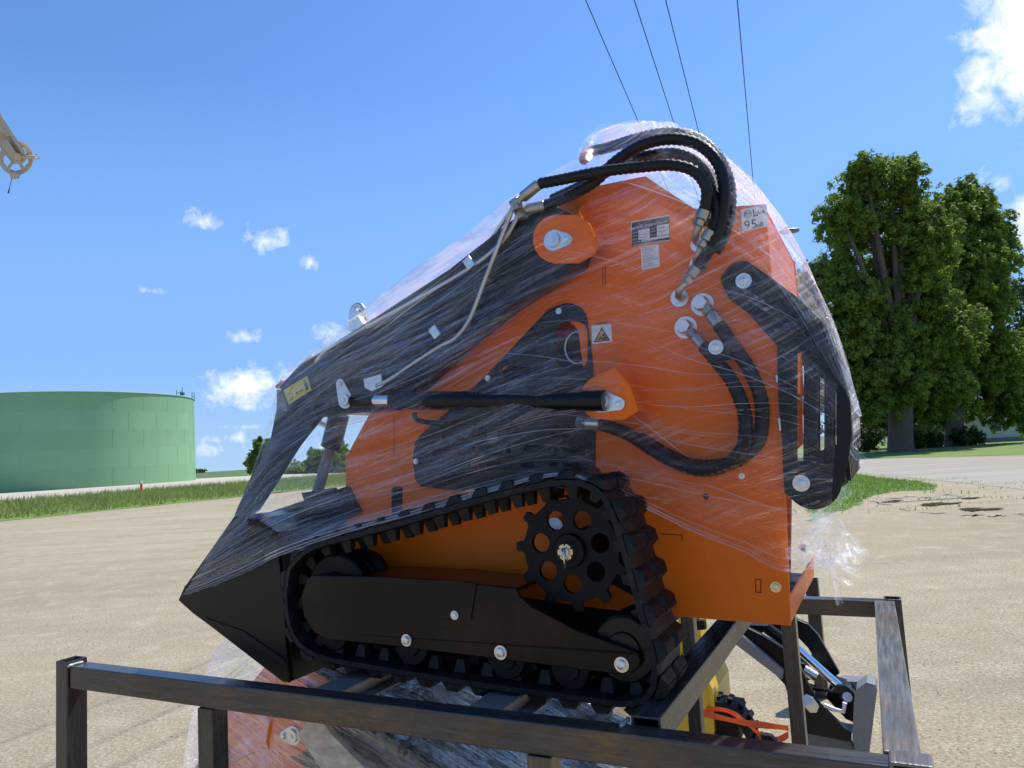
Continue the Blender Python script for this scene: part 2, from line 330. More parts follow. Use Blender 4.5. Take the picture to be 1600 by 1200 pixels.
# ---------------------------------------------------------------- object helpers
def tag(o, label=None, cat=None, group=None, kind=None):
    for k, v in (('label', label), ('category', cat), ('group', group), ('kind', kind)):
        if v: o[k] = v
    return o
def link_mesh(name, me, material, parent=None, smooth=False):
    o = bpy.data.objects.new(name, me); col.objects.link(o)
    if material and not me.materials: me.materials.append(material)
    if parent: o.parent = parent
    if smooth:
        me.shade_smooth()
    return o
def empty(name, loc, rz=0, **kw):
    o = bpy.data.objects.new(name, None); col.objects.link(o); o.location = loc; o.rotation_euler = (0, 0, rz); o.empty_display_size = .2
    return tag(o, **kw)
class MB:
    """collects verts and faces"""
    def __init__(s): s.v = []; s.f = []
    def add(s, vs, fs):
        n = len(s.v); s.v += [tuple(x) for x in vs]; s.f += [tuple(i + n for i in f) for f in fs]
    def box(s, c, h, rot=None):
        c = Vector(c); vs = []
        for z in (-1, 1):
            for y in (-1, 1):
                for x in (-1, 1):
                    p = Vector((x * h[0], y * h[1], z * h[2]))
                    if rot: p = rot @ p
                    vs.append(c + p)
        s.add(vs, [(0, 2, 3, 1), (4, 5, 7, 6), (0, 1, 5, 4), (2, 6, 7, 3), (0, 4, 6, 2), (1, 3, 7, 5)])
    def tube(s, pts, r, seg=10, caps=True, ridge=0.0):
        pts = [Vector(p) for p in pts]; n = len(pts)
        rs = r if isinstance(r, (list, tuple)) else [r] * n
        up = None; base = len(s.v); vs = []
        for i, p in enumerate(pts):
            t = (pts[min(i + 1, n - 1)] - pts[max(i - 1, 0)]).normalized()
            if up is None:
                up = Vector((0, 0, 1)) if abs(t.z) < .9 else Vector((0, 1, 0))
            a = t.cross(up).normalized(); up = a.cross(t).normalized()
            rr = rs[i] * (1 + (ridge if i % 2 else -ridge))
            for k in range(seg):
                th = 2 * math.pi * k / seg
                vs.append(p + (a * math.cos(th) + up * math.sin(th)) * rr)
        fs = []
        for i in range(n - 1):
            for k in range(seg):
                k2 = (k + 1) % seg
                fs.append((i * seg + k, i * seg + k2, (i + 1) * seg + k2, (i + 1) * seg + k))
        if caps:
            fs.append(tuple(reversed(range(seg)))); fs.append(tuple((n - 1) * seg + k for k in range(seg)))
        s.add(vs, fs)
    def cyl(s, p0, p1, r0, r1=None, seg=20):
        s.tube([p0, p1], [r0, r0 if r1 is None else r1], seg)
    def recttube(s, p0, p1, side, a, b, th=.006):
        """hollow rectangular tube; side = direction of width a, b the other size"""
        p0 = Vector(p0); p1 = Vector(p1); t = (p1 - p0).normalized(); sd = Vector(side); sd = (sd - t * sd.dot(t)).normalized(); up = sd.cross(t)
        vs = []
        for p in (p0, p1):
            for (ha, hb) in ((a / 2, b / 2), (a / 2 - th, b / 2 - th)):
                for (i, j) in ((-1, -1), (1, -1), (1, 1), (-1, 1)): vs.append(p + sd * (i * ha) + up * (j * hb))
        fs = []
        for k in range(4):
            k2 = (k + 1) % 4
            fs.append((k, k2, 8 + k2, 8 + k)); fs.append((4 + k2, 4 + k, 12 + k, 12 + k2))
            fs.append((k2, k, 4 + k, 4 + k2)); fs.append((8 + k, 8 + k2, 12 + k2, 12 + k))
        s.add(vs, fs)
    def plate(s, outer, mapf, a, b, holes=()):
        """outline polygon(s) in 2D, extruded between offsets a and b; mapf(x, y, w) -> point"""
        loops = [list(outer)] + [list(h) for h in holes]
        tri = tessellate_polygon([[Vector((p[0], p[1], 0)) for p in l] for l in loops])
        flat = [p for l in loops for p in l]; n = len(flat)
        vs = [mapf(p[0], p[1], a) for p in flat] + [mapf(p[0], p[1], b) for p in flat]
        fs = [t for t in tri] + [tuple(i + n for i in reversed(t)) for t in tri]
        k = 0
        for l in loops:
            m_ = len(l)
            for i in range(m_):
                j = (i + 1) % m_
                fs.append((k + i, k + j, k + j + n, k + i + n))
            k += m_
        s.add(vs, fs)
    def build(s, name, material, parent=None, smooth=False, bevel=0.0, kind=None, auto=None):
        me = bpy.data.meshes.new(name); me.from_pydata(s.v, [], s.f)
        bm = bmesh.new(); bm.from_mesh(me); bmesh.ops.recalc_face_normals(bm, faces=bm.faces)
        if bevel:
            pass
        bm.to_mesh(me); bm.free()
        o = link_mesh(name, me, M[material] if isinstance(material, str) else material, parent)
        if smooth:
            me.shade_smooth()
            if auto: 
                try: me.set_sharp_from_angle(angle=math.radians(auto))
                except Exception: pass
        if bevel:
            md = o.modifiers.new('bevel', 'BEVEL'); md.width = bevel; md.segments = 2; md.limit_method = 'ANGLE'; md.angle_limit = math.radians(40)
            md.harden_normals = False
        if kind: o['kind'] = kind
        return o
def catmull(pts, step=None, n=8, closed=False):
    P = [Vector(p) for p in pts]; out = []
    N = len(P)
    rng = range(N if closed else N - 1)
    for i in rng:
        if closed: p0, p1, p2, p3 = P[(i - 1) % N], P[i], P[(i + 1) % N], P[(i + 2) % N]
        else: p0, p1, p2, p3 = P[max(i - 1, 0)], P[i], P[i + 1], P[min(i + 2, N - 1)]
        m_ = n if step is None else max(1, int((p2 - p1).length / step))
        for k in range(m_):
            t = k / m_
            out.append(.5 * ((2 * p1) + (p2 - p0) * t + (2 * p0 - 5 * p1 + 4 * p2 - p3) * t * t + (3 * p1 - p0 - 3 * p2 + p3) * t ** 3))
    if not closed: out.append(P[-1])
    return out
def resample(pts, step, closed=False):
    pts = [Vector(p) for p in pts]
    if closed: pts = pts + [pts[0]]
    L = [0]
    for a, b in zip(pts, pts[1:]): L.append(L[-1] + (b - a).length)
    n = max(2, int(round(L[-1] / step))); out = []; j = 0
    for i in range(n + (0 if closed else 1)):
        d = L[-1] * i / n
        while j < len(L) - 2 and L[j + 1] < d: j += 1
        t = (d - L[j]) / max(1e-9, L[j + 1] - L[j]); out.append(pts[j].lerp(pts[j + 1], t))
    return out
def circ(cx, cy, r, n=24, a0=0, a1=None):
    if a1 is None: return [(cx + r * math.cos(2 * math.pi * k / n), cy + r * math.sin(2 * math.pi * k / n)) for k in range(n)]
    return [(cx + r * math.cos(a0 + (a1 - a0) * k / n), cy + r * math.sin(a0 + (a1 - a0) * k / n)) for k in range(n + 1)]

# ---------------------------------------------------------------- ground and setting
def sheet(name, poly, z, material, sub=0):
    b = MB(); vs = [(p[0], p[1], z) for p in poly]
    tri = tessellate_polygon([[Vector(v) for v in vs]])
    b.add(vs, tri); o = b.build(name, material)
    for p in o.data.polygons:
        pass
    if o.data.polygons[0].normal.z < 0: o.data.flip_normals()
    o['kind'] = 'structure'; return o
sheet('ground', [(-2500, -200), (2500, -200), (2500, 4000), (-2500, 4000)], 0, 'gravel')
A0 = onz(0, 815); A1 = onz(390, 775); dA = (A1 - A0).normalized(); nA = Vector((-dA.y, dA.x, 0))
sheet('field', [(A0 - dA * 60)[:2], (A1 + dA * 30)[:2], (60, 96), (2400, 120), (2400, 3900), (-2400, 3900), (-2400, -100)], .004, 'field')
lp = [onz(1300, 718), onz(1350, 717), onz(1480, 714), onz(1600, 711), onz(1750, 712)]
sheet('lawn', [p[:2] for p in lp] + [(160, 60), (160, 119), (0, 119), (12, 78)], .010, 'lawn')
rp = [onz(1280, 722), onz(1420, 716), onz(1600, 714), onz(1800, 713), onz(1800, 742), onz(1600, 765), onz(1480, 752), onz(1330, 738), onz(1250, 735)]
sheet('gravel_road', [p[:2] for p in rp], .006, 'road')
gp = [(1270, 742), (1330, 741), (1385, 748), (1430, 752), (1460, 759), (1448, 766), (1400, 768), (1360, 776), (1338, 790), (1300, 802), (1262, 804)]
gpw = [onz(*p) for p in gp]
def rough_outline(pts, amp, n=6):
    out = []; pts = catmull(pts, n=4, closed=True)
    for i, p in enumerate(pts):
        q = pts[(i + 1) % len(pts)]
        for k in range(n):
            t = k / n; r = p.lerp(q, t); out.append((r.x + R.uniform(-amp, amp), r.y + R.uniform(-amp, amp)))
    return out
sheet('grass_patch', rough_outline(gpw, .15), .008, 'lawn')
for pts in ([(1436, 789), (1462, 786), (1488, 786.5), (1500, 785), (1494, 788.5), (1466, 790), (1452, 791.5)], [(1502, 796), (1524, 794), (1536, 795.5), (1562, 794.5), (1556, 798), (1530, 798.5), (1518, 800)], [(1380, 785), (1402, 782), (1408, 783.5), (1396, 785.5)], [(1505, 779), (1530, 777.5), (1526, 779.5), (1510, 780.5)]):
    sheet('puddle', rough_outline([onz(*p) for p in pts], .07, 5), .016, 'water')
sheet('mud', rough_outline([onz(*p) for p in [(1370, 784), (1395, 780), (1430, 776), (1450, 779), (1478, 773), (1506, 777), (1540, 786), (1590, 795), (1640, 800), (1560, 806), (1480, 803), (1420, 796)]], .25, 5), .012, 'mud')

# tank pad
Tt = at(305, 690, 116.0); Tt.z = 0; tdir = Tt.normalized(); nL = Vector((-tdir.y, tdir.x, 0))
P0 = at(0, 690, 92.0); P0.z = 0; dd = P0 - Tt
RT = dd.length_squared / (2 * dd.dot(nL)); TC = Tt + nL * RT
TZ = .6; b = MB(); n = 160
ring = [(TC.x + (RT + q) * math.cos(2 * math.pi * k / n), TC.y + (RT + q) * math.sin(2 * math.pi * k / n), z) for (q, z) in ((13, TZ), (30, .0)) for k in range(n)]
b.add(ring + [(TC.x, TC.y, TZ)], [(k, (k + 1) % n, 2 * n) for k in range(n)] + [(k, (k + 1) % n, n + (k + 1) % n, n + k) for k in range(n)])
pad = b.build('tank_pad', 'pad'); pad['kind'] = 'structure'
if pad.data.polygons[0].normal.z < 0: pad.data.flip_normals()

def blades(name, pts, hmin, hmax, wd, material, label, cat, seed=1, lean=.35):
    rr = np.random.default_rng(seed); n = len(pts); pts = np.array(pts)
    h = rr.uniform(hmin, hmax, n); a = rr.uniform(0, 2 * np.pi, n); wd_ = wd * rr.uniform(.6, 1.4, n)
    dx = np.cos(a) * wd_; dy = np.sin(a) * wd_; lx = rr.normal(0, lean, n) * h; ly = rr.normal(0, lean, n) * h
    v = np.empty((n, 3, 3)); v[:, 0] = pts - np.c_[dx, dy, np.zeros(n)]; v[:, 1] = pts + np.c_[dx, dy, np.zeros(n)]; v[:, 2] = pts + np.c_[lx, ly, h]
    me = bpy.data.meshes.new(name); me.vertices.add(3 * n); me.vertices.foreach_set('co', v.reshape(-1))
    me.loops.add(3 * n); me.loops.foreach_set('vertex_index', np.arange(3 * n, dtype=np.int32)); me.polygons.add(n)
    me.polygons.foreach_set('loop_start', np.arange(0, 3 * n, 3, dtype=np.int32)); me.update(calc_edges=True); me.validate()
    o = link_mesh(name, me, M[material]); tag(o, label, cat, kind='stuff'); return o
# weedy strip left: between lot edge and pad, ground rising to the pad height
bp = []; rr = np.random.default_rng(3)
b = MB(); NS, NTt = 60, 8; grid = []
for i in range(NS + 1):
    s = -30 + 140 * i / NS; e = A0 + dA * s + nA * (.6 * noise.noise((s * .2, 3, 0)))
    for j in range(NTt + 1):
        t_ = j / NTt; p = e + nA * (t_ * 14); grid.append((p.x, p.y, .02 + .55 * t_ ** .8 + .08 * noise.noise((s * .3, j * .7, 1))))
b.add(grid, [(i * (NTt + 1) + j, (i + 1) * (NTt + 1) + j, (i + 1) * (NTt + 1) + j + 1, i * (NTt + 1) + j + 1) for i in range(NS) for j in range(NTt)])
bm_ = b.build('grass_bank', 'lawn', smooth=True); bm_['kind'] = 'structure'
if bm_.data.polygons[0].normal.z < 0: bm_.data.flip_normals()
for _ in range(60000):
    s = rr.uniform(-22, 75); t_ = rr.uniform(0, 1) ** .8; e = A0 + dA * s + nA * (t_ * 13.6 + .3 + .6 * noise.noise((s * .2, 3, 0)))
    bp.append((e.x, e.y, .5 * t_ ** .8))
bp = np.array(bp); far = rr.uniform(0, 1, len(bp)) < .5
blades('tall_grass', bp[far], .25, .62, .03, 'weed', 'tall yellowish weedy grass along the lot edge before the green tank', 'grass', 4)
blades('short_grass', bp[~far], .12, .35, .03, 'blade', 'bright green short grass on the bank before the green tank', 'grass', 5)
def in_poly(x, y, poly):
    c = False
    for i in range(len(poly)):
        x1, y1 = poly[i][:2]; x2, y2 = poly[i - 1][:2]
        if (y1 > y) != (y2 > y) and x < (x2 - x1) * (y - y1) / (y2 - y1) + x1: c = not c
    return c
xs = [p.x for p in gpw]; ys = [p.y for p in gpw]; pp = []
while len(pp) < 9000:
    x, y = R.uniform(min(xs) - .5, max(xs) + .8), R.uniform(min(ys) - .5, max(ys) + .5)
    if in_poly(x, y, gpw) or (R.random() < .10 and noise.noise((x * .8, y * .8, 0)) > .1): pp.append((x, y, .005))
blades('lawn_grass', pp, .05, .12, .012, 'blade', 'bright green patch of mown grass beside the muddy puddles', 'grass', 6)
# loose stones on the lot
b = MB()
for i in range(3600):
    px = R.uniform(-60, 1660); py = 790 + 470 * R.random() ** 1.0; p = onz(px, py)
    if p.y > 20: continue
    r = R.uniform(.002, .006) * (1.6 if R.random() < .08 else 1) * (1 + p.length * .06)
    rot = Matrix.Rotation(R.uniform(0, 6.3), 3, 'Z')
    vs = [rot @ Vector((x * r * R.uniform(.7, 1.3), y * r * R.uniform(.7, 1.3), z * r * .6)) + Vector((p.x, p.y, r * .25)) for x, y, z in ((1, 0, 0), (0, 1, 0), (-1, 0, 0), (0, -1, 0), (0, 0, 1))]
    b.add(vs, [(0, 1, 4), (1, 2, 4), (2, 3, 4), (3, 0, 4)])
tag(b.build('loose_gravel', 'stone'), 'loose pale gravel stones scattered over the lot', 'gravel', kind='stuff')

# ---------------------------------------------------------------- tank
tank = empty('storage_tank', (TC.x, TC.y, TZ), 0, label='huge round green storage tank beyond the grass on the left', cat='tank')
TH = (EYE + 112 * 116.0 / FPX) - TZ
b = MB(); ns = 220; nb = 5
for k in range(nb):
    z0 = TH * k / nb; z1 = TH * (k + 1) / nb; r = RT - .012 * k
    vs = [(r * math.cos(2 * math.pi * i / ns), r * math.sin(2 * math.pi * i / ns), z) for z in (z0, z1) for i in range(ns)]
    course = MB(); course.add(vs, [(i, (i + 1) % ns, ns + (i + 1) % ns, ns + i) for i in range(ns)])
    o = course.build('shell_course', 'tankgreen_pale' if k % 2 else 'tankgreen', tank, smooth=True)
b.add([(RT * math.cos(2 * math.pi * i / ns), RT * math.sin(2 * math.pi * i / ns), TH) for i in range(ns)] + [(0, 0, TH + 1.5)], [(i, (i + 1) % ns, ns) for i in range(ns)])
b.build('roof', 'tankgreen', tank, smooth=True)
b = MB()
b.tube([(RT * 1.001 * math.cos(2 * math.pi * i / 120), RT * 1.001 * math.sin(2 * math.pi * i / 120), TH) for i in range(121)], .07, 6)
b.build('rim', 'tankgreen', tank)
b = MB()   # weld seams, vertical, staggered
M['seam'] = mat('tank_seam', (.26, .47, .25), .6, 0, .1, 1)
for k in range(nb):
    for i in range(26):
        a = 2 * math.pi * (i + (.5 if k % 2 else 0)) / 26; r = RT - .012 * k + .012
        b.box((r * math.cos(a), r * math.sin(a), TH * (k + .5) / nb), (.006, .03, TH / nb / 2), Matrix.Rotation(a, 3, 'Z'))
b.build('vertical_seam', M['seam'], tank, kind='stuff')
M['teal'] = mat('rail_green', (.03, .16, .13), .5)
b = MB()   # rail and gauge near the right edge, on the roof
for (px, h0, h1) in ((281, 615, 622),):
    pass
def tp(px, py, Y): return at(px, py, Y) - tank.location
def rim_pt(px, inset):
    # point on the tank circle as seen along the ray through px (front side)
    d = ray(px, 620); d = Vector((d.x, d.y, 0)).normalized(); q = TC; bq = d.dot(q); cq = q.length_squared - (RT - inset) ** 2
    disc = bq * bq - cq
    s = bq - math.sqrt(max(0, disc)); p = d * s; return Vector((p.x, p.y, 0)) - Vector((TC.x, TC.y, 0))
pA = rim_pt(276, .5); pB = rim_pt(285, .5); pC = rim_pt(300, .3); pD = rim_pt(303.5, .3)
for p, h in ((pC, 1.1), (pD, 1.1)):
    b.tube([p + Vector((0, 0, TH - .05)), p + Vector((0, 0, TH + h))], .05, 6)
b.tube([pC + Vector((0, 0, TH + 1.1)), pD + Vector((0, 0, TH + 1.1))], .05, 6); b.tube([pC + Vector((0, 0, TH + .55)), pD + Vector((0, 0, TH + .55))], .04, 6)
b.build('roof_railing', M['teal'], tank)
b = MB()
for p, h in ((pA, .9), (pB, 1.5)):
    b.tube([p + Vector((0, 0, TH - .05)), p + Vector((0, 0, TH + h))], .05, 6)
b.tube([pA + Vector((0, 0, TH + .4)), pB + Vector((0, 0, TH + .9))], .06, 6); b.box(pB + Vector((0, 0, TH + .5)), (.25, .25, .2))
b.build('roof_gauge', M['teal'], tank)

# marker post
mp = onz(221, 781); mpt = empty('marker_post', (mp.x, mp.y, .1), label='orange and white marker post in the grass before the green tank', cat='marker post')
s_ = mp.length / FPX
for (z0, z1, mm, nm) in ((0, 8, 'whitepaint', 'post_base'), (8, 20, 'strap', 'orange_band'), (20, 24, 'whitepaint', 'cap')):
    b = MB(); b.tube([(0, 0, z0 * s_), (0, 0, (z1 - .6) * s_), (0, 0, z1 * s_)], [1.7 * s_, 1.7 * s_, (1.7 if nm != 'cap' else .8) * s_], 12); b.build(nm, mm, mpt, smooth=True, auto=40)

# ---------------------------------------------------------------- trees
def leaf_cloud(name, centre, blobs, nleaf, size, material, parent, seed):
    rr = np.random.default_rng(seed); V = []
    vol = np.array([bl[3] * bl[4] for bl in blobs]); cnt = (nleaf * vol / vol.sum()).astype(int)
    def unit(v): return v / (np.linalg.norm(v, axis=1)[:, None] + 1e-9)
    for (bx, by, bz, rx, rz), c in zip(blobs, cnt):
        # lobes over the blob's surface; tufts over each lobe; leaves over each tuft
        nlb = int(max(8, 14 + rx * rz * 3.2)); d = unit(rr.normal(size=(nlb, 3)))
        lc_ = d * (rr.uniform(.35, .97, nlb)[:, None]) * np.array([rx, rx * .9, rz]) + np.array([bx, by, bz])
        lr = rr.uniform(.55, 1.25, nlb) * min(1.0, rx / 2.6 + .12)
        nt = 9; tv = unit(rr.normal(size=(nlb * nt, 3)) + np.array([0, 0, .25])); tr_ = rr.uniform(.22, .48, nlb * nt) * min(1.0, rx / 2.0 + .2)
        k = rr.integers(0, nlb, c); tu = k * nt + rr.integers(0, nt, c)
        e = unit(rr.normal(size=(c, 3)) + np.array([0, 0, .35]))
        p = lc_[k] + tv[tu] * (lr[k] * rr.uniform(.75, 1.02, c))[:, None] + e * (tr_[tu] * rr.uniform(.5, 1.0, c))[:, None]
        nrm = unit(e * .8 + tv[tu] * .3 + rr.normal(0, .35, (c, 3)) + np.array([0, 0, .25]))
        a = unit(np.cross(nrm, rr.normal(size=(c, 3)))); bb = np.cross(nrm, a)
        s = (size * rr.uniform(.55, 1.25, c))[:, None]
        V.append(np.stack([p - a * s, p + bb * s * .62 + a * s * .15, p + a * s, p - bb * s * .62 + a * s * .15], 1))
    V = np.concatenate(V) - np.array(centre); n = len(V)
    me = bpy.data.meshes.new(name); me.vertices.add(4 * n); me.vertices.foreach_set('co', V.reshape(-1))
    me.loops.add(4 * n); me.loops.foreach_set('vertex_index', np.arange(4 * n, dtype=np.int32)); me.polygons.add(n)
    me.polygons.foreach_set('loop_start', np.arange(0, 4 * n, 4, dtype=np.int32)); me.update(calc_edges=True)
    return link_mesh(name, me, M[material], parent)
def tree(name, base_px, Y, blobs_px, nleaf, size, material, trunk_r, label, cat='tree', group=None, seed=1, fork=.25):
    base = at(base_px[0], base_px[1], Y); base.z = 0
    root = empty(name, base, label=label, cat=cat, group=group)
    k = Y / FPX; blobs = []; tops = []
    for i, (x, y, rx, ry) in enumerate(blobs_px):
        p = at(x, y, Y + (rx * k * .5 * math.sin(i * 2.4))); blobs.append((p.x, p.y, p.z, rx * k, ry * k)); tops.append(p - base)
    leaf_cloud('crown', base, blobs, nleaf, size, material, root, seed)
    b = MB(); top = max(tops, key=lambda v: v.z)
    fk = Vector((top.x * .25, 0, top.z * fork))
    b.tube(catmull([(0, 0, -.2), (0, 0, .5), (fk.x * .5, 0, fk.z * .6), tuple(fk)], n=4), [trunk_r * q for q in [1.7, 1.45, 1.25, 1.12, 1.06, 1.03, 1.0, .99, .98, .97, .96, .94, .92]], 14)
    for t_ in tops:
        mid = fk.lerp(t_, .5) + Vector((0, 0, abs(t_.x) * .12))
        b.tube(catmull([fk - Vector((0, 0, .6)), mid, t_], n=4), [trunk_r * q for q in (.5, .46, .42, .38, .32, .26, .2, .14, .08)], 7)
    b.build('trunk', 'bark', root, smooth=True)
    return root
tree('maple_tree', (1408, 707), 66, [(1392, 298, 50, 50), (1345, 295, 44, 36), (1318, 345, 42, 44), (1380, 370, 84, 66), (1292, 432, 52, 36), (1322, 480, 80, 66), (1400, 460, 90, 80), (1318, 560, 78, 76), (1390, 560, 90, 80), (1460, 520, 70, 80), (1325, 628, 66, 42), (1455, 622, 76, 44), (1400, 585, 80, 50), (1455, 365, 36, 46), (1438, 340, 34, 46), (1352, 266, 30, 20), (1408, 264, 30, 20), (1440, 400, 50, 60)],
     250000, .17, 'leaf', 1.0, 'large dense dark green maple with a thick trunk, tallest tree right of the machine', group=None, seed=11)
tree('maple_tree', (1492, 697), 76, [(1510, 312, 44, 38), (1535, 352, 42, 40), (1485, 385, 60, 60), (1552, 400, 36, 50), (1545, 460, 40, 60), (1500, 500, 70, 80), (1560, 385, 26, 40), (1550, 560, 50, 56), (1505, 600, 66, 60), (1555, 618, 42, 48), (1470, 440, 66, 70), (1452, 380, 36, 56), (1472, 338, 32, 40), (1462, 372, 34, 46), (1470, 620, 60, 46), (1590, 640, 30, 40), (1572, 550, 26, 50), (1520, 420, 60, 60)],
     210000, .19, 'leaf', .8, 'second large maple with drooping sunlit branches, right of the thick trunked one', seed=12)
tree('shade_tree', (1625, 690), 95, [(1600, 470, 42, 48), (1585, 530, 40, 40), (1625, 540, 50, 60), (1600, 600, 40, 50)], 26000, .2, 'leaf2', .5, 'lighter green airy tree at the right edge behind the maples', seed=13)
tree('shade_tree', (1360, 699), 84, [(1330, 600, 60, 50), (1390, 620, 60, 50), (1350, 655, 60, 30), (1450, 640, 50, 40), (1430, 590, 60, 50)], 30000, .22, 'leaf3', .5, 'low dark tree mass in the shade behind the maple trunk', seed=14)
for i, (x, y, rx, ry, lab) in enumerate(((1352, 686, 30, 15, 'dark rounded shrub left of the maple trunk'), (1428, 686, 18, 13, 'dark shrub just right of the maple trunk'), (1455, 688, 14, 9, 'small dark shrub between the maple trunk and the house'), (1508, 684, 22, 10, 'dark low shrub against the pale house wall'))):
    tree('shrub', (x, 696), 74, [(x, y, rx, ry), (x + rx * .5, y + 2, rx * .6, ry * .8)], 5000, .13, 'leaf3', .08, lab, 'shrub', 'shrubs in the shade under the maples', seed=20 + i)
tree('roadside_tree', (402, 742), 150, [(396, 722, 12, 18), (408, 712, 14, 24), (420, 702, 14, 20), (436, 712, 14, 26), (405, 695, 8, 10)], 26000, .24, 'leaf', .35, 'small green tree beyond the field, right of the tank', seed=30)
tree('roadside_tree', (505, 742), 130, [(470, 735, 24, 14), (500, 722, 26, 24), (530, 716, 20, 26), (545, 735, 20, 14)], 20000, .24, 'leaf', .3, 'green tree seen through the film left of the orange side panel', seed=31)
# distant tree line
b = MB(); rr = np.random.default_rng(8); pts = []
for _ in range(16000):
    x = rr.uniform(-1500, 1500); cl_ = noise.noise((x * .006, 0, 0)) + noise.noise((x * .03, 5, 0)) * .6
    if cl_ < -.05: continue
    pts.append((x, 1150 + rr.uniform(-30, 30), rr.uniform(0, 3 + 9 * max(0, cl_ + .2))))
blades('distant_trees', pts, 2, 5, 2.2, 'leaf3', 'far off line of trees on the horizon beyond the fields', 'trees', 9)

# ---------------------------------------------------------------- house and shed behind the trees
hb = at(1560, 690, 84); hb.z = 0
house = empty('house', hb, math.radians(-8), label='pale house with lap siding and grey roof behind the maples', cat='house')
HW, HD, HH = 7.5, 8, 3.0
b = MB(); b.box((0, HD / 2, .25), (HW, HD / 2, .25)); b.build('foundation', 'greypaint', house)
nb_ = 16
bd = None
for i in range(nb_):
    if bd is None:
        b = MB(); y0 = -.02; z0 = 0; z1 = (HH - .5) / nb_
        b.add([(-HW, -.02, z0), (HW, -.02, z0), (HW, .01, z1), (-HW, .01, z1), (-HW, .04, z0), (HW, .04, z0)], [(0, 1, 2, 3), (0, 4, 5, 1)])
        o = b.build('siding_board', 'siding', house); bd = o.data
    else: o = bpy.data.objects.new('siding_board', bd); col.objects.link(o); o.parent = house
    o.location = (0, 0, .5 + i * (HH - .5) / nb_)
b = MB(); b.box((0, HD / 2 + .05, HH / 2 + .25), (HW - .03, HD / 2, HH / 2 - .25)); b.build('wall', 'siding', house)
b = MB(); b.add([(-HW - .4, -.5, HH - .1), (HW + .4, -.5, HH - .1), (HW + .4, HD / 2, HH + 2.8), (-HW - .4, HD / 2, HH + 2.8), (-HW - .4, HD + .5, HH - .1), (HW + .4, HD + .5, HH - .1)], [(0, 1, 2, 3), (3, 2, 5, 4), (0, 3, 4), (1, 5, 2), (0, 4, 5, 1)]); b.build('roof', 'shingle', house)
for x in (-4.5, 0, 4.2):
    b = MB(); b.plate([(x - .55, 1.1), (x + .55, 1.1), (x + .55, 2.4), (x - .55, 2.4)], lambda a, c, q: Vector((a, q, c)), -.08, .02, [[(x - .45, 1.2), (x + .45, 1.2), (x + .45, 2.3), (x - .45, 2.3)]]); fr_ = b.build('window_frame', 'whitepaint', house)
    b = MB(); b.box((x, -.035, 1.75), (.45, .008, .55)); b.build('pane', 'glass', fr_)
sb = at(1478, 690, 90); sb.z = 0
shed = empty('shed', sb, label='dark brown shed with a white corner post seen under the maple branches', cat='shed')
b = MB(); b.box((0, 2, 1.2), (3.2, 2, 1.2)); b.build('wall', 'pole', shed)
b = MB(); b.add([(-3.5, -.3, 2.35), (3.5, -.3, 2.35), (3.5, 4.3, 2.35), (-3.5, 4.3, 2.35), (-3.5, 2, 3.5), (3.5, 2, 3.5)], [(0, 1, 5, 4), (2, 3, 4, 5), (0, 4, 3), (1, 2, 5), (0, 3, 2, 1)]); b.build('roof', 'shingle', shed)
b = MB(); b.box((-3.3, -.1, 1.15), (.12, .08, 1.15)); b.build('corner_post', 'whitepaint', shed)

# ---------------------------------------------------------------- power line, street lamp, crane boom
vp = ray(1212, 686); vd = Vector((vp.x, vp.y, 0)).normalized()
pole_pt = None; HWIRE = 9.0; wires = []
for x, zz in ((915, 9.0), (991, 9.0), (1040, 9.0), (1152, 8.6)):
    p = onz(x, 0, zz); wires.append(p)
polec = sum((p for p in wires), Vector()) / 4; side = Vector((vd.y, -vd.x, 0))
def wire_at(p, dist):
    q = p + vd * (dist - p.dot(vd)); return q
pb = wire_at(wires[2], 92); 
pole = empty('utility_pole', (pb.x, pb.y, 0), math.atan2(side.y, side.x), label='wooden utility pole with crossarm carrying the wires, behind the machine', cat='utility pole')
b = MB(); b.tube([(0, 0.14, -.3), (0, 0.14, 9.8)], [.17, .12], 12); b.build('post', 'pole', pole, smooth=True)
b = MB(); b.box((0, 0, 8.85), (2.6, .06, .07)); b.build('crossarm', 'pole', pole)
for p, lb in zip(wires, ('leftmost overhead wire above the machine', 'second overhead wire from the left', 'third overhead wire from the left', 'rightmost overhead wire, apart from the others')):
    a = wire_at(p, -25); q = wire_at(p, 92); pts = []
    for k in range(41):
        t_ = k / 40; r = a.lerp(q, t_); pts.append(r)
    b = MB(); b.tube(pts, .0085, 6); o = b.build('power_line', 'wire'); tag(o, 'thin black ' + lb, 'power line', 'power lines crossing the sky')
    ib = MB(); lo = pole.matrix_basis.inverted() @ q
    ib.tube([(lo.x, 0, 8.9), (lo.x, 0, 9.0)], [.05, .03], 8); ib.build('insulator', 'grey', pole)
lpY = 24.0; l0 = at(1150, 372, lpY); l1 = at(1249, 359, lpY)
lamp = empty('street_lamp', (l0.x, l0.y, 0), label='grey street lamp head on a short arm poking out behind the wrapped machine', cat='street lamp')
b = MB(); b.tube([(0, 0, 0), (0, 0, l0.z + .3)], [.09, .06], 12); b.build('post', 'grey', lamp, smooth=True)
d = l1 - l0; d0 = Vector((0, 0, l0.z)); b = MB(); b.tube([d0, d0 + d * .35 + Vector((0, 0, .03)), d0 + d * .75], [.04, .035, .035], 8); b.build('arm', 'grey', lamp, smooth=True)
b = MB(); b.tube([d0 + d * .7, d0 + d * .76, d0 + d * .88, d0 + d * .97, d0 + d], [.05, .10, .095, .075, .03], 14); b.build('lamp_head', 'grey', lamp, smooth=True)
b = MB(); b.tube([d0 + d * .80 + Vector((0, 0, .08)), d0 + d * .80 + Vector((0, 0, .17))], .045, 10); b.build('photocell', 'dark', lamp, smooth=True)

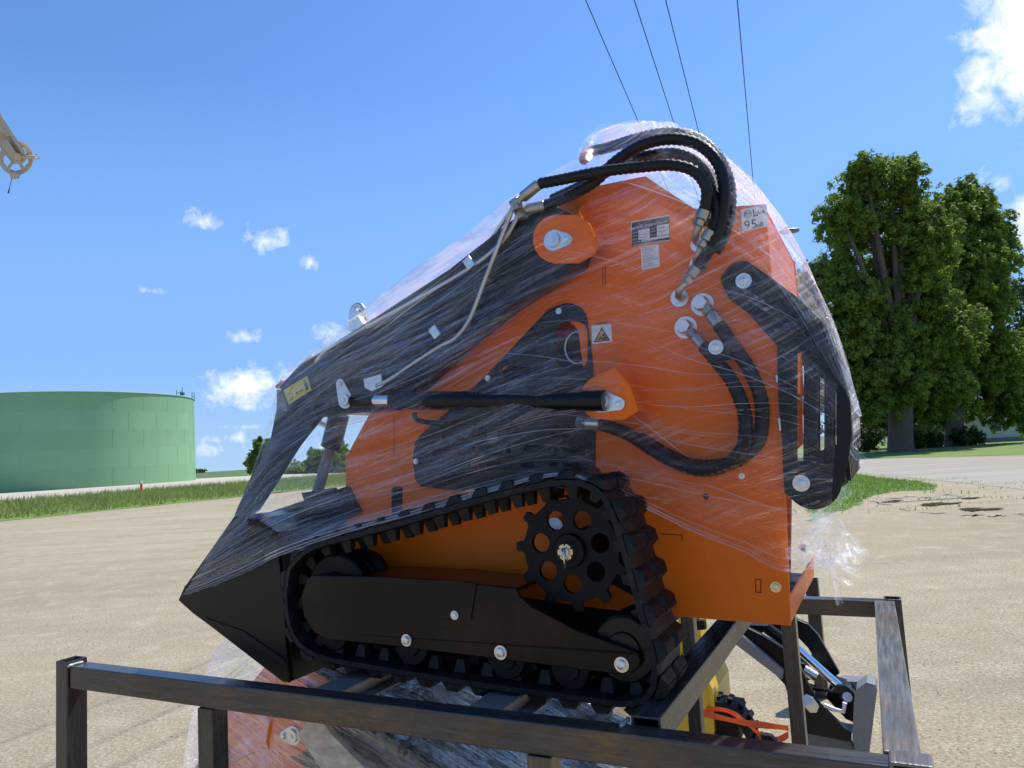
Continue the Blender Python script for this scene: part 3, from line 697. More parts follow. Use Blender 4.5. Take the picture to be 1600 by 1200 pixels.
CYd = 10.0; ck = CYd / FPX
def cp(x, y, dy=0.0): return at(x, y, CYd) + Vector((0, dy, 0))
cb = cp(28, 247)
crane = empty('crane_boom', cb, label='beige crane boom tip with spoked sheave wheel hanging in at the upper left', cat='crane boom')
def cmap(x, y, q): return at(x, y, CYd + q) - cb
b = MB(); b.plate([(-160, -30), (-120, -60), (0, 185), (36, 239), (30, 250), (16, 252), (-30, 190), (-90, 90)][::-1], cmap, .05, .075); b.build('boom_plate', 'tan', crane, bevel=.004)
b = MB(); b.plate([(-120, -60), (-112, -64), (4, 184), (40, 238), (35, 241), (0, 188)], cmap, -.10, .09); b.build('top_flange', 'tan', crane)
b = MB(); b.plate([(-40, 150), (0, 205), (12, 213), (20, 213), (0, 188), (-30, 140)], cmap, -.06, .06); b.build('stiffener', 'tan', crane)
b = MB(); b.plate([(2, 220), (12, 218), (26, 240)] + [(30 + 11 * math.cos(a), 247 + 10 * math.sin(a)) for a in [-1.0 + k * .42 for k in range(9)]] + [(0, 224)], cmap, -.05, .0); b.build('side_arm', 'tan', crane, bevel=.004)
cx, cy, ro, ri = 25, 247, 27, 20
rot = lambda a, r: (cx + r * math.cos(a), cy + r * 1.0 * math.sin(a))
holes = []
for k in range(5):
    a = 2 * math.pi * k / 5 + .35; holes.append([rot(a - .42, 10), rot(a - .50, 19), rot(a, 20.5), rot(a + .50, 19), rot(a + .42, 10)])
b = MB(); b.plate([rot(2 * math.pi * k / 40, ro) for k in range(40)], cmap, .095, .16, holes); b.build('sheave_wheel', 'tan', crane, bevel=.005)
b = MB(); b.cyl(cmap(28, 245, -.10), cmap(28, 245, .25), 6 * ck, seg=6); b.build('axle_nut', 'tan', crane, bevel=.003)
b = MB(); b.tube([cmap(36, 245.5, -.09), cmap(54, 245, -.09)], 3 * ck, 10); b.tube([cmap(60 + 0 * 1, 245, -.09) + Vector((4 * ck * math.cos(a) - 2 * ck, 0, 4 * ck * math.sin(a))) for a in [k * math.pi / 8 for k in range(17)]], .9 * ck, 6); b.build('retaining_pin', 'tan', crane, smooth=True)
b = MB(); b.plate([(14, 268), (32, 272), (30, 279), (17, 280)], cmap, .02, .18); b.build('guard_plate', 'tan', crane)
b = MB(); b.tube([cmap(18, 280, .1), cmap(15, 293, .1), cmap(13, 302, .1)], [.5 * ck, .5 * ck, 1.4 * ck], 6); b.build('cable_end', 'wire', crane)

# ---------------------------------------------------------------- crate and machine frame of reference
PSI = math.radians(26.5)
UU = Vector((math.cos(PSI), -math.sin(PSI), 0)); WW = Vector((-math.sin(PSI), -math.cos(PSI), 0))
O = onz(1236, 978, 1.40)
ZT = 1.28
def cw(u, w_, z): return UU * u + WW * w_ + Vector((0, 0, z))
CR0 = cw(-1.1, -2.015, 0)
crate = empty('steel_crate', CR0, -PSI, label='welded square tube steel crate frame holding the stacked machines', cat='crate')
def cr(u, w_, z): return Vector((u + 1.1, -(w_ + 2.015), z))
S2 = .05
def bar(name, p0, p1, side, a=S2, b_=S2, mt='steel', parent=crate, bev=.004, th=.006):
    k = MB(); k.recttube(p0, p1, side, a, b_, th); return k.build(name, mt, parent, bevel=.0045)
zc = ZT - S2 / 2; WN = -1.383 + S2 / 2; WF = -2.646 + S2 / 2
bar('top_rail', cr(-2.097, WN, zc - .005), cr(.015, WN, zc - .005), (0, 0, 1), .06, .05)
bar('top_rail', cr(-2.15, WF, zc), cr(-.055, WF, zc), (0, 0, 1), mt='steel')
bar('end_rail', cr(-.025, WN - S2 / 2 - .002, zc + .004), cr(-.052, WF + S2 / 2 + .002, zc + .004), (0, 0, 1), .05, .056, 'steelrust_y')
bar('end_rail', cr(-.013, WN - S2 / 2 - .0, zc + .004), cr(-.013, WN + S2 / 2 + .003, zc + .004), (0, 0, 1), .058, .062, 'steelrust_y')
bar('post', cr(-2.128, WN, -.0), cr(-2.128, WN, ZT + .012), (0, 1, 0), .06, .052, 'steel_v')
for u in (-1.565, -.655, -.02):
    bar('post', cr(u, WN, 0), cr(u, WN, ZT - .0625), (0, 1, 0), .05, .052, 'steel_v' if u < -1 else 'steelrust_v')
for px in (1077, 1234):
    p = onz(px, 985, 1.18); uu = p.dot(UU); 
    d = ray(px, 985); t_ = ((WW * WF + Vector((0, 0, 0)) - CAM).dot(WW)) / d.dot(WW); p = CAM + d * t_
    bar('post', cr(p.dot(UU), WF, 0), cr(p.dot(UU), WF, ZT - S2 - .002), (0, 1, 0), .048, .045, 'steel_v')
bar('post', cr(-.03, WF, 0), cr(-.03, WF, ZT + .008), (0, 1, 0), .055, .05, 'steel_v')
bar('post', cr(-2.165, WF, 0), cr(-2.165, WF, ZT + .01), (0, 1, 0), .055, .05, 'steel_v')
bar('crossbar', cr(-.452, WN - S2 / 2 - .002, zc + .012), cr(-.452, WF + S2 / 2 + .002, zc + .012), (0, 0, 1), .058, .058, 'steel_y')
for u in (-.80, -1.22):
    k = MB()
    for (a0, a1, h) in ((-.075, -.04, .0), (-.04, .04, .028), (.04, .075, .0)):
        k.box(cr(u + (a0 + a1) / 2, (WN + WF) / 2, ZT - .028 + h / 2 - .006), ((a1 - a0) / 2, (WN - WF) / 2 - .03, .003 + h / 2))
    k.build('cross_channel', 'galv', crate, bevel=.003)
for (w_, ) in ((WN,), (WF,)):
    bar('bottom_rail', cr(-2.16, w_ , .03), cr(-.05, w_, .03), (0, 0, 1), .05, .045, 'steel')
for (u, w_, z) in ((-2.094, WN + .01, ZT + .002), (-.49, WN - .02, ZT + .004)):
    k = MB(); k.tube(catmull([cr(u, w_ - .02, z), cr(u + .002, w_ - .007, z + .001), cr(u - .001, w_ + .008, z), cr(u, w_ + .022, z)], n=5), [.004, .0045, .0038, .005, .004, .0046, .004, .005, .0042, .0048, .004, .005, .0042, .0048, .004, .0036], 8); k.build('weld_bead', 'weld', crate, smooth=True)
# thin post of the second crate frame behind
def onW(px, py, Wv):
    d = ray(px, py); t_ = ((Wv - CAM.dot(WW)) / d.dot(WW)); return CAM + d * t_
q0 = onW(1268, 904, -5.7); k = MB(); bp_ = Vector((q0.x, q0.y, 0))
bp_root = empty('steel_post', bp_, -PSI, label='thin upright square steel post standing behind the right end of the crate', cat='post')
k.recttube((0, 0, 0), (0, 0, q0.z), (1, 0, 0), .085, .085); k.build('tube', 'steel_v', bp_root); k = MB(); k.box((0, 0, .004), (.07, .07, .004)); k.build('base_plate', 'steel', bp_root)

# ---------------------------------------------------------------- the mini skid steer
MU, MW, MZ = -.72, -.306, ZT + .002
mroot_loc = O - Vector((0, 0, O.z)) + UU * MU + WW * MW + Vector((0, 0, MZ))
machine = empty('mini_skid_steer', mroot_loc, -PSI, label='orange and black stand-on tracked mini loader in clear stretch film on top of the crate', cat='loader')
def L(u, w_, z): return Vector((u - MU, -(w_ - MW), z - MZ))
def S(px, py, w_):
    d = ray(px, py); t_ = ((O + WW * w_ - CAM).dot(WW)) / d.dot(WW); p = CAM + d * t_
    return ((p - O).dot(UU), p.z)
def P3(px, py, w_):
    u, z = S(px, py, w_); return L(u, w_, z)
def mir(w_): return 2 * MW - w_
def lin(w_, m_): return mir(w_) if m_ else w_
def poly(pts, w_): return [S(x, y, w_) for x, y in pts]
def mplate(name, pts2, w0, w1, material, parent=machine, holes=(), bevel=.002, m_=False, smooth=False):
    k = MB(); k.plate(pts2, lambda a, c, q: L(a, q, c), lin(w0, m_), lin(w1, m_), holes); return k.build(name, material, parent, bevel=bevel)
def arcpx(cx, cy, r, a0, a1, n=10):
    return [(cx + r * math.cos(math.radians(a0 + (a1 - a0) * k / n)), cy + r * math.sin(math.radians(a0 + (a1 - a0) * k / n))) for k in range(n + 1)]

hexd = {}
def hexbolt(parent, u, z, w_, r, mt='zinc', m_=False, washer=1.35, h=.6):
    key = (round(r, 4), mt)
    if key not in hexd:
        k = MB(); k.cyl((0, 0, 0), (0, -.25 * r, 0), r * washer, seg=20); k.cyl((0, -.25 * r, 0), (0, -(.25 + h) * r, 0), r, r * .93, seg=6); k.cyl((0, -(.25 + h) * r, 0), (0, -(.30 + h) * r, 0), r * .7, r * .6, seg=12)
        hexd[key] = k.build('bolt', mt, None, smooth=True, auto=30); o = hexd[key]
    else:
        o = hexd[key].copy(); col.objects.link(o)
    o.name = 'bolt'; o.parent = parent; o.location = L(u, lin(w_, m_), z)
    o.rotation_euler = (0, R.uniform(0, 1), math.pi if m_ else 0)
    # rotation about the bolt axis, then facing
    return o

panel_out = [(1008, 275), (1085, 326), (1196, 319), (1206, 430), (1214, 540), (1224, 700), (1236, 978), (1040, 962), (930, 950), (760, 925), (560, 898), (540, 880), (540, 715), (575, 650), (640, 606), (690, 535), (760, 430), (840, 345), (900, 305), (938, 289)]
cover = [(647, 715), (650, 692), (660, 678), (700, 645), (760, 588), (858, 484)] + arcpx(888, 505, 31, -120, 0, 8)[1:] + [(926, 560), (930, 640), (931, 762), (880, 765), (700, 765), (660, 760), (650, 748)]
def shrink(pts, f, c):
    return [(c[0] + (x - c[0]) * f, c[1] + (y - c[1]) * f) for x, y in pts]
PO = poly(panel_out, 0); CV = poly(cover, 0); cc_ = S(820, 660, 0)
hole = shrink(CV, .86, cc_)
def rrect(x0, y0, x1, y1, r=4): return arcpx(x1 - r, y1 - r, r, 0, 90, 4) + arcpx(x0 + r, y1 - r, r, 90, 180, 4) + arcpx(x0 + r, y0 + r, r, 180, 270, 4) + arcpx(x1 - r, y0 + r, r, 270, 360, 4)
vents = [rrect(868, 502, 918, 578, 18), [(812, 556), (838, 530), (840, 556)], rrect(784, 572, 838, 592, 4), rrect(800, 604, 850, 606.5, 1), rrect(678, 700, 724, 712, 5), rrect(690, 676, 724, 688, 5), rrect(738, 696, 778, 712, 4), rrect(790, 694, 812, 708, 3), rrect(818, 694, 848, 706, 3), rrect(858, 700, 872, 712, 3), rrect(878, 698, 914, 712, 3),
         rrect(736, 668, 776, 682, 3), rrect(790, 668, 812, 682, 3), rrect(858, 676, 890, 684, 3), rrect(736, 722, 800, 734, 3), rrect(812, 722, 846, 730, 3), rrect(858, 722, 872, 730, 3), rrect(878, 722, 906, 730, 3)]
for m_ in (False, True):
    mplate('side_panel', PO if not m_ else poly([(1008, 275), (1085, 326), (1196, 319), (1206, 430), (1210, 540), (1212, 700), (1190, 720), (1186, 974)] + panel_out[7:], 0), -.006, 0, 'orange', holes=[hole], m_=m_, bevel=.0015)
    cv = mplate('cover_plate', CV, .0005, .006, 'black', holes=[poly(v, .006) for v in vents] if not m_ else [poly(vents[0], .006)], m_=m_, bevel=.001)
    for (x, y, r) in ((873, 486, 6), (762, 591, 5.5), (650, 721, 5.5), (795, 756, 5.5)):
        u, z = S(x, y, .006); hexbolt(cv, u, z, .006, .0058, m_=m_)
    for (x, y) in ((741, 530), (732, 541)):
        u, z = S(x, y, .0); hexbolt(machine, u, z, 0, .006, m_=m_)
    gp_ = [(1126, 440), (1128, 430)] + arcpx(1162, 442, 34, 200, 280, 8) + [(1200, 430), (1250, 468), (1290, 508), (1302, 540), (1316, 580), (1328, 622), (1331, 680), (1326, 718), (1318, 750)] + arcpx(1272, 752, 44, 10, 130, 10) + [(1226, 770), (1224, 740), (1222, 690), (1216, 620), (1214, 540), (1170, 490), (1140, 468)]
    g_holes = [[(1246, 552), (1264, 545), (1268, 548), (1256, 560), (1255, 720), (1246, 720)], rrect(1278, 590, 1288, 704, 5), rrect(1301, 612, 1307, 698, 3)]
    gp2 = poly(gp_, .008)
    gd = mplate('rear_guard', gp2, .004, .010, 'black', holes=[poly(h_, .010) for h_ in g_holes], m_=m_, bevel=.0015)
    for (x, y, r) in ((1162, 439, .013), (1252, 755, .013)):
        u, z = S(x, y, .01); hexbolt(machine, u, z, .010, r, m_=m_, h=.35)
    u, z = S(1212, 917, 0); hexbolt(machine, u, z, 0, .0085, 'yzinc', m_=m_)
    for (x, y) in ((1159, 744), (1103, 776)):
        u, z = S(x, y, 0); hexbolt(machine, u, z, 0, .005, 'zinc' if x > 1110 else 'dark', m_=m_)
# body sheets between the two side panels
def strip(name, pts, material, w0=-.006, w1=None, th=.004, parent=machine):
    w1 = mir(w0) if w1 is None else w1
    k = MB()
    for (a, b_) in zip(pts, pts[1:]):
        a = Vector((a[0], 0, a[1])); b2 = Vector((b_[0], 0, b_[1])); n_ = Vector((-(b2 - a).z, 0, (b2 - a).x)).normalized() * th
        vs = []
        for w_ in (w0, w1):
            for p in (a, b2, b2 - n_, a - n_): vs.append(L(p.x, w_, p.z))
        k.add(vs, [(0, 1, 2, 3), (7, 6, 5, 4), (0, 4, 5, 1), (1, 5, 6, 2), (2, 6, 7, 3), (3, 7, 4, 0)])
    return k.build(name, material, parent)
inset = lambda pts: [S(x, y, 0) for x, y in pts]
strip('hood', inset([(900, 308), (938, 292), (1008, 279), (1084, 330), (1195, 323)]), 'orange')
strip('rear_sheet', inset([(1194, 325), (1204, 430), (1211, 540), (1214, 600)]), 'orange')
strip('rear_flange', inset([(1233, 936), (1234, 977)]), 'orange')
k = MB(); a_ = S(700, 940, 0); c_ = S(985, 990, 0)
k.box(L((a_[0] + c_[0]) / 2, MW, (a_[1] + c_[1]) / 2 - .02), ((c_[0] - a_[0]) / 2, abs(MW) - .03, .075)); k.build('cross_member', 'dark', machine, bevel=.01)
k = MB(); a_ = S(480, 900, 0)
k.box(L(a_[0] + .12, MW, a_[1] - .05), (.10, abs(MW) - .03, .09)); k.build('cross_member', 'dark', machine, bevel=.01)
strip('front_sheet', inset([(543, 880), (543, 717), (578, 652), (700, 530), (840, 350)]), 'orange')
strip('floor_sheet', inset([(560, 893), (930, 945), (1230, 972)]), 'dark')
k = MB()
c0 = S(760, 700, 0); c1 = S(900, 520, 0)
k.box(L((c0[0] + c1[0]) / 2, MW, (c0[1] + c1[1]) / 2 - .06), (.20, .24, .2)); k.build('engine_block', 'dark', machine, bevel=.01)
k = MB()
for i in range(14):
    k.box(L(c0[0] - .12 + i * .035, -.052 - R.uniform(0, .02), c0[1] + R.uniform(-.10, .10)), (R.uniform(.006, .016), .008, R.uniform(.012, .05)))
k.build('engine_fin', 'engine', machine, bevel=.002, kind='stuff')
k = MB(); pc = S(897, 542, .0); k.tube([L(pc[0] + .033 * math.cos(a), -.02, pc[1] + .04 * math.sin(a)) for a in [2 * math.pi * i / 24 for i in range(25)]], .0022, 6, caps=False); k.build('key_ring', 'zinc', machine, smooth=True)
k = MB(); k.cyl(L(pc[0], -.04, pc[1]), L(pc[0], -.12, pc[1]), .045); k.build('filter_canister', 'dark', machine, smooth=True, auto=40)
# rear grille between guard plates
gu = S(1320, 640, 0)[0]
k = MB()
zt_, zb_ = S(1290, 520, 0)[1], S(1290, 790, 0)[1]
for i in range(9):
    w_ = -.02 - i * (abs(2 * MW) - .04) / 8
    k.box(L(gu - .005, w_, (zt_ + zb_) / 2 - .02), (.004, .012, (zt_ - zb_) / 2 * .62))
for z in (zt_ - .07, zb_ + .07): k.box(L(gu - .012, MW, z), (.004, abs(MW) - .004, .025))
k.build('rear_grille', 'black', machine, bevel=.002)
k = MB(); k.box(L(gu - .20, MW, (zt_ + zb_) / 2), (.02, .25, .17)); k.build('radiator', 'dark', machine, bevel=.004)

mplate('motor_mount', poly([(880, 775), (905, 762), (950, 775), (968, 815), (988, 880), (996, 935), (960, 915), (925, 905), (905, 880), (935, 850), (930, 810)], .03), .0, .03, 'dark')
# flow marks on the panel (laser cut slots)
k = MB()
for (a, b_) in (((1032, 834), (1066, 836)), ((1066, 836), (1066, 845)), ((1023, 833), (1023, 842)), ((1181, 905), (1189, 905.5)), ((1189, 905.5), (1189, 926)), ((1189, 926), (1181, 925)), ((1181, 925), (1181, 905)), ((942, 418), (942, 446)), ((942, 418), (946, 418)), ((946, 418), (946, 445)), ((616, 648), (616, 712))):
    p, q = S(*a, 0), S(*b_, 0); k.tube([L(p[0], .0002, p[1]), L(q[0], .0002, q[1])], .0009, 5)
k.build('slot_mark', 'dark', machine)
mplate('panel_slot', poly([(612, 764), (616, 760), (629, 760), (629, 803), (612, 805)], 0), .0003, .002, 'dark')

# pivot ears with bent flange, pins and keeper plates
def hull2(c0, r0, c1, r1, n=14):
    d = math.atan2(c1[1] - c0[1], c1[0] - c0[0]); D = math.hypot(c1[0] - c0[0], c1[1] - c0[1]); al = math.acos((r0 - r1) / D)
    pts = [(c0[0] + r0 * math.cos(d + al + (2 * math.pi - 2 * al) * i / n), c0[1] + r0 * math.sin(d + al + (2 * math.pi - 2 * al) * i / n)) for i in range(n + 1)]
    pts += [(c1[0] + r1 * math.cos(d - al + 2 * al * i / n), c1[1] + r1 * math.sin(d - al + 2 * al * i / n)) for i in range(n + 1)]
    return pts
def keeper(c0, c1, w_, r0, r1, m_=False, mt='zinc'):
    u0, z0 = S(*c0, w_); u1, z1 = S(*c1, w_)
    kp = mplate('keeper_plate', hull2((u0, z0), r0, (u1, z1), r1), w_, w_ + .005, mt, m_=m_, bevel=.001)
    k = MB(); s = -1 if not m_ else 1
    a = L(u0, lin(w_ + .005, m_), z0); b_ = L(u0, lin(w_ + .012, m_), z0); c_ = L(u0, lin(w_ + .009, m_), z0)
    k.cyl(a, b_, r0 * .72, r0 * .66, 24); k.cyl(b_, L(u0, lin(w_ + .015, m_), z0), r0 * .22, seg=12); k.build('pivot_pin', mt, kp, smooth=True, auto=30)
    hexbolt(kp, u1, z1, w_ + .005, r1 * .55, m_=m_)
for m_ in (False, True):
    ew = .098
    e1 = poly([(924, 352), (904, 337), (872, 337)] + arcpx(873, 375, 38, 260, 100, 12) + [(905, 412), (930, 398), (936, 385)], ew)
    mplate('pivot_ear', e1, ew, ew + .010, 'orange', m_=m_, bevel=.003)
    k = MB(); q = [S(904, 337, ew), S(936, 385, ew), S(950, 378, 0), S(912, 318, 0)]
    k.plate([(0, 0), (1, 0), (1, 1), (0, 1)], lambda a, c, t_: (lambda bl: L(bl[0], lin((ew + .009 if c == 0 else .001) - t_, m_), bl[1]))(q[{(0, 0): 0, (1, 0): 1, (1, 1): 2, (0, 1): 3}[(a, c)]]), 0, .008)
    k.build('ear_flange', 'orange', machine)
    e2 = poly([(962, 574), (944, 582)] + arcpx(945, 622, 36, 250, 115, 12) + [(975, 657), (1000, 642), (985, 600)], ew)
    mplate('pivot_ear', e2, ew, ew + .010, 'orange', m_=m_, bevel=.003)
    k = MB(); q2 = [S(962, 574, ew), S(1000, 642, ew), S(1016, 646, 0), S(978, 560, 0)]
    k.plate([(0, 0), (1, 0), (1, 1), (0, 1)], lambda a, c, t_: (lambda bl: L(bl[0], lin((ew + .009 if c == 0 else .001) - t_, m_), bl[1]))(q2[{(0, 0): 0, (1, 0): 1, (1, 1): 2, (0, 1): 3}[(a, c)]]), 0, .008)
    k.build('ear_flange', 'orange', machine)
    keeper((866, 376), (886, 375), ew + .0105, .026, .015, m_)
    keeper((939, 627), (967, 631), ew + .0105, .026, .015, m_)
    # loader arm: box beam
    arm = [(437, 603), (452, 655), (500, 650), (560, 645), (600, 640), (650, 608), (720, 540), (800, 478), (905, 412), (915, 380), (905, 340), (860, 318), (815, 332), (700, 422), (560, 512), (470, 568)]
    mplate('loader_arm', poly(arm, .09), .03, .09, 'black', m_=m_, bevel=.004)
    leg_ = [(432, 640), (502, 648), (464, 696), (434, 744), (400, 797), (380, 812), (366, 806), (392, 745), (422, 690)]
    if not m_: mplate('arm_drop', poly(leg_, .08), .060, .082, 'black', m_=m_, bevel=.003)
    keeper((541, 625), (533, 600), .0915, .024, .014, m_)
    # tilt link cylinder
    cyl_w = .12
    q = [S(560, 626, cyl_w), S(586, 626, cyl_w), S(614, 626, cyl_w), S(945, 626, cyl_w)]
    PW = lambda p: L(p[0], lin(cyl_w, m_), p[1])
    cyl_w2 = cyl_w
    k = MB(); k.tube([PW(q[2]), PW(q[3])], .024, 24); k.tube([PW(q[2]) , PW(q[2]) + (PW(q[3]) - PW(q[2])) * .05], .0265, 24); cyo = k.build('lift_cylinder', 'black', machine, smooth=True, auto=40)
    k = MB(); k.tube([PW(q[1]), PW(q[2])], .0155, 20); k.build('cylinder_rod', 'chrome', cyo, smooth=True, auto=40)
    k = MB(); k.tube([PW(q[0]) - Vector((.02, 0, 0)), PW(q[1])], .017, 16); k.build('rod_clevis', 'black', cyo, smooth=True, auto=40)
# red tip and face plate at the nose
k = MB(); k.box(P3(443, 601, .06), (.016, .02, .005), Matrix.Rotation(math.radians(-33), 3, 'Y')); k.build('red_marker', 'red', machine, bevel=.003)
mplate('nose_plate', poly([(432, 608), (440, 612), (446, 640), (432, 645)], .02), -.55, .02, 'black')
# cross tube between arms
k = MB(); k.cyl(P3(455, 622, .03), L(S(455, 622, .03)[0], mir(.03), S(455, 622, .03)[1]), .03, seg=20); k.build('cross_tube', 'black', machine, smooth=True, auto=40)
# bucket tilt cylinder in the middle
w2 = -.05
k = MB(); k.tube([P3(530, 648, w2), P3(517, 699, w2)], .031, 24); tco = k.build('tilt_cylinder', 'black', machine, smooth=True, auto=40)
k = MB(); k.tube([P3(517, 699, w2), P3(494, 776, w2)], .017, 16); k.build('cylinder_rod', 'grey', tco, smooth=True, auto=40)
k = MB(); k.tube([P3(493, 657, w2), P3(512, 666, w2)], .009, 12); k.build('port_fitting', 'zinc', tco, smooth=True, auto=40)
k = MB(); k.tube(catmull([P3(648, 644, .05), P3(650, 654, .05), P3(668, 660, .05), P3(720, 661, .05), P3(790, 660, .05)], n=5), .0068, 10); k.build('bent_pipe', 'black', machine, smooth=True)

# bright steel hydraulic tubes along the arm
def htube(name, pts, r, mt, ridge=0, step=.012, seg=12, par=machine, mirr=False):
    q = []
    for (x, y, w_) in pts:
        u, z = S(x, y, w_); q.append(L(u, lin(w_, mirr), z))
    q = resample(catmull(q, n=8), step); k = MB(); k.tube(q, r, seg, ridge=ridge); return k.build(name, mt, par, smooth=True)
htube('steel_pipe', [(804, 318, .12), (786, 365, .12), (760, 432, .115), (735, 497, .105), (712, 528, .105), (690, 540, .1), (655, 562, .1), (610, 592, .1), (588, 603, .1)], .0058, 'steeltube')
htube('steel_pipe', [(812, 330, .10), (790, 372, .10), (745, 412, .098), (660, 463, .095), (560, 518, .095), (510, 548, .09), (494, 566, .09), (505, 562, .08)], .0058, 'steeltube')
htube('steel_pipe', [(800, 326, .06), (740, 405, .055), (640, 470, .055), (555, 524, .05), (494, 562, .05)], .0055, 'steeltube')
for (x, y, w_) in ((685, 520, .092), (566, 505, .08), (738, 413, .09)):
    k = MB(); c = P3(x, y, w_); k.box(c + Vector((0, -.008, 0)), (.012, .012, .016), Matrix.Rotation(math.radians(-33), 3, 'Y')); k.build('pipe_clamp', 'zinc', machine, bevel=.002)
mplate('gusset_bracket', poly([(568, 592), (596, 584), (598, 604), (582, 612), (570, 606)], .1), .098, .102, 'zinc')
# lifting eye (shackle) on top of the arm
k = MB(); e0 = P3(560, 508, .06)
k.tube([e0 + Vector((.024 * math.cos(a), 0, .028 + .03 * math.sin(a))) for a in [-.6 + i * (math.pi + 1.2) / 14 for i in range(15)]], .007, 8); k.build('lifting_eye', 'zinc', machine, smooth=True)
k = MB(); k.cyl(e0 + Vector((.0, -.02, .03)), e0 + Vector((0, .02, .03)), .016, seg=18); k.box(e0 + Vector((.0, 0, -.004)), (.02, .016, .012)); k.build('lifting_pin', 'zinc', machine, smooth=True, auto=30)
k = MB(); e1_ = P3(478, 566, .05); k.tube([e1_ + Vector((.0, 0, 0)), e1_ + Vector((.03, 0, .014))], .008, 10); k.build('pipe_end', 'zinc', machine, smooth=True, auto=30)
# fittings at the hose/tube junction
def fitting(p0, p1, w_, r=.011, mt='zinc', parent=None, wb=None):
    a = P3(*p0, w_); b_ = P3(*p1, wb if wb is not None else w_); k = MB(); d = b_ - a
    k.tube([a, a + d * .28], r * 1.12, 6); k.tube([a + d * .28, a + d * .36], r * .7, 16); k.tube([a + d * .36, a + d * .42, a + d * .96, b_], [r * .95, r * 1.2, r * 1.2, r * .98], 16); return k.build('hose_fitting', mt, parent or machine, smooth=True, auto=30)
M['nickel'] = mat('fitting_metal', (.42, .41, .36), .33, .9, .15, 30)
fitting((800, 322), (843, 287), .13, .0115, 'nickel'); fitting((806, 330), (852, 322), .10, .0115, 'nickel')
k = MB(); k.cyl(P3(808, 320, .13) + Vector((-.004, 0, .014)), P3(808, 320, .13) + Vector((.002, 0, -.014)), .014, seg=6); k.cyl(P3(816, 334, .10) + Vector((-.004, 0, .012)), P3(816, 334, .10) + Vector((.002, 0, -.012)), .013, seg=6); k.build('pipe_nut', 'nickel', machine, bevel=.001)

# hoses over the top (spiral wrapped)
HR = .0130
htube('hydraulic_hose', [(843, 287, .13), (880, 280, .135), (940, 268, .13), (1000, 261, .12), (1050, 258, .11), (1085, 268, .10), (1104, 295, .09), (1101, 330, .08)], HR, 'hose', ridge=.075, step=.0065)
htube('hydraulic_hose', [(852, 321, .10), (890, 306, .10), (930, 283, .10), (960, 254, .09), (1000, 228, .08), (1045, 217, .07), (1090, 225, .06), (1122, 255, .06), (1132, 300, .06), (1126, 350, .06), (1110, 385, .06), (1090, 418, .05)], HR * 1.05, 'hose', ridge=.075, step=.0065)
htube('hydraulic_hose', [(912, 252, -.05), (918, 238, -.02), (945, 232, .0), (990, 218, .02), (1040, 208, .03), (1085, 214, .03), (1118, 240, .03), (1139, 285, .035), (1140, 335, .04), (1126, 378, .05), (1118, 392, .055)], HR, 'hose', ridge=.075, step=.0065)
htube('hydraulic_hose', [(862, 312, .04), (905, 292, .04), (950, 268, .04), (1000, 247, .04), (1050, 240, .045), (1084, 254, .05), (1106, 288, .055), (1120, 330, .06), (1113, 360, .06)], HR, 'hose', ridge=.075, step=.0065)
htube('hydraulic_hose', [(930, 284, .0), (950, 266, -.02), (1000, 246, -.05), (1060, 240, -.06), (1100, 262, -.05), (1118, 300, -.02), (1112, 335, 0.02), (1104, 350, .04)], HR, 'hose', ridge=.075, step=.0065)
for (a, b_, w_, c_) in (((1101, 328), (1091, 352), .08, [(1092, 350, .075), (1087, 368, .06), (1088, 378, .03), (1098, 384, .0)]), ((1112, 360), (1096, 386), .062, [(1096, 386, .06), (1089, 402, .05), (1088, 411, .03), (1096, 416, .0)]), ((1090, 418), (1073, 440), .05, [(1074, 438, .05), (1063, 452, .045), (1060, 462, .03), (1066, 468, .0)])):
    fitting(b_, a, w_, .0125, 'nickel'); htube('elbow_pipe', c_, .0085, 'nickel')
    e = c_[-1]; u, z = S(e[0] - 4, e[1] - 2, .003); k = MB(); k.cyl(L(u, .0, z), L(u, .006, z), .021, seg=24); k.build('bulkhead_washer', 'zinc', machine, smooth=True, auto=30)
# lower hose pair
for (x, y) in ((1098, 476), (1072, 512)):
    u, z = S(x, y, 0); k = MB(); k.cyl(L(u, 0, z), L(u, .005, z), .026, seg=24); k.cyl(L(u, .005, z), L(u, .035, z), .016, seg=6); k.cyl(L(u, .02, z), L(u, .036, z), .018, .014, seg=18); k.build('bulkhead_nut', 'zinc', machine, smooth=True, auto=30)
fitting((1104, 482), (1124, 508), .025, .013, 'nickel', wb=.04); fitting((1078, 518), (1100, 541), .025, .011, 'nickel', wb=.04)
htube('hydraulic_hose', [(1100, 541, .04), (1118, 562, .045), (1146, 600, .05), (1164, 650, .05), (1160, 700, .05), (1130, 728, .05), (1085, 733, .05), (1035, 712, .05), (985, 680, .05), (938, 662, .06)], HR * 1.2, 'hose', ridge=.05, step=.007)
htube('hydraulic_hose', [(1124, 508, .04), (1142, 535, .045), (1172, 580, .04), (1190, 630, .035), (1188, 680, .03), (1172, 705, .03), (1140, 724, .028), (1090, 728, .025), (1045, 712, .025), (1000, 684, .025)], HR * 1.2, 'hose', ridge=.05, step=.007)
fitting((902, 660), (938, 662), .06, .012, 'zinc')
u, z = S(1119, 543, .06); hexbolt(machine, u, z, .062, .012)
k = MB(); k.box(L(u + .005, .060, z - .012), (.026, .002, .020)); k.build('hose_clamp', 'black', machine, bevel=.001)
k = MB(); k.box(P3(1217, 592, .0), (.006, .008, .008)); k.box(P3(1219, 663, .0), (.003, .006, .014)); k.build('latch', 'zinc', machine, bevel=.001)

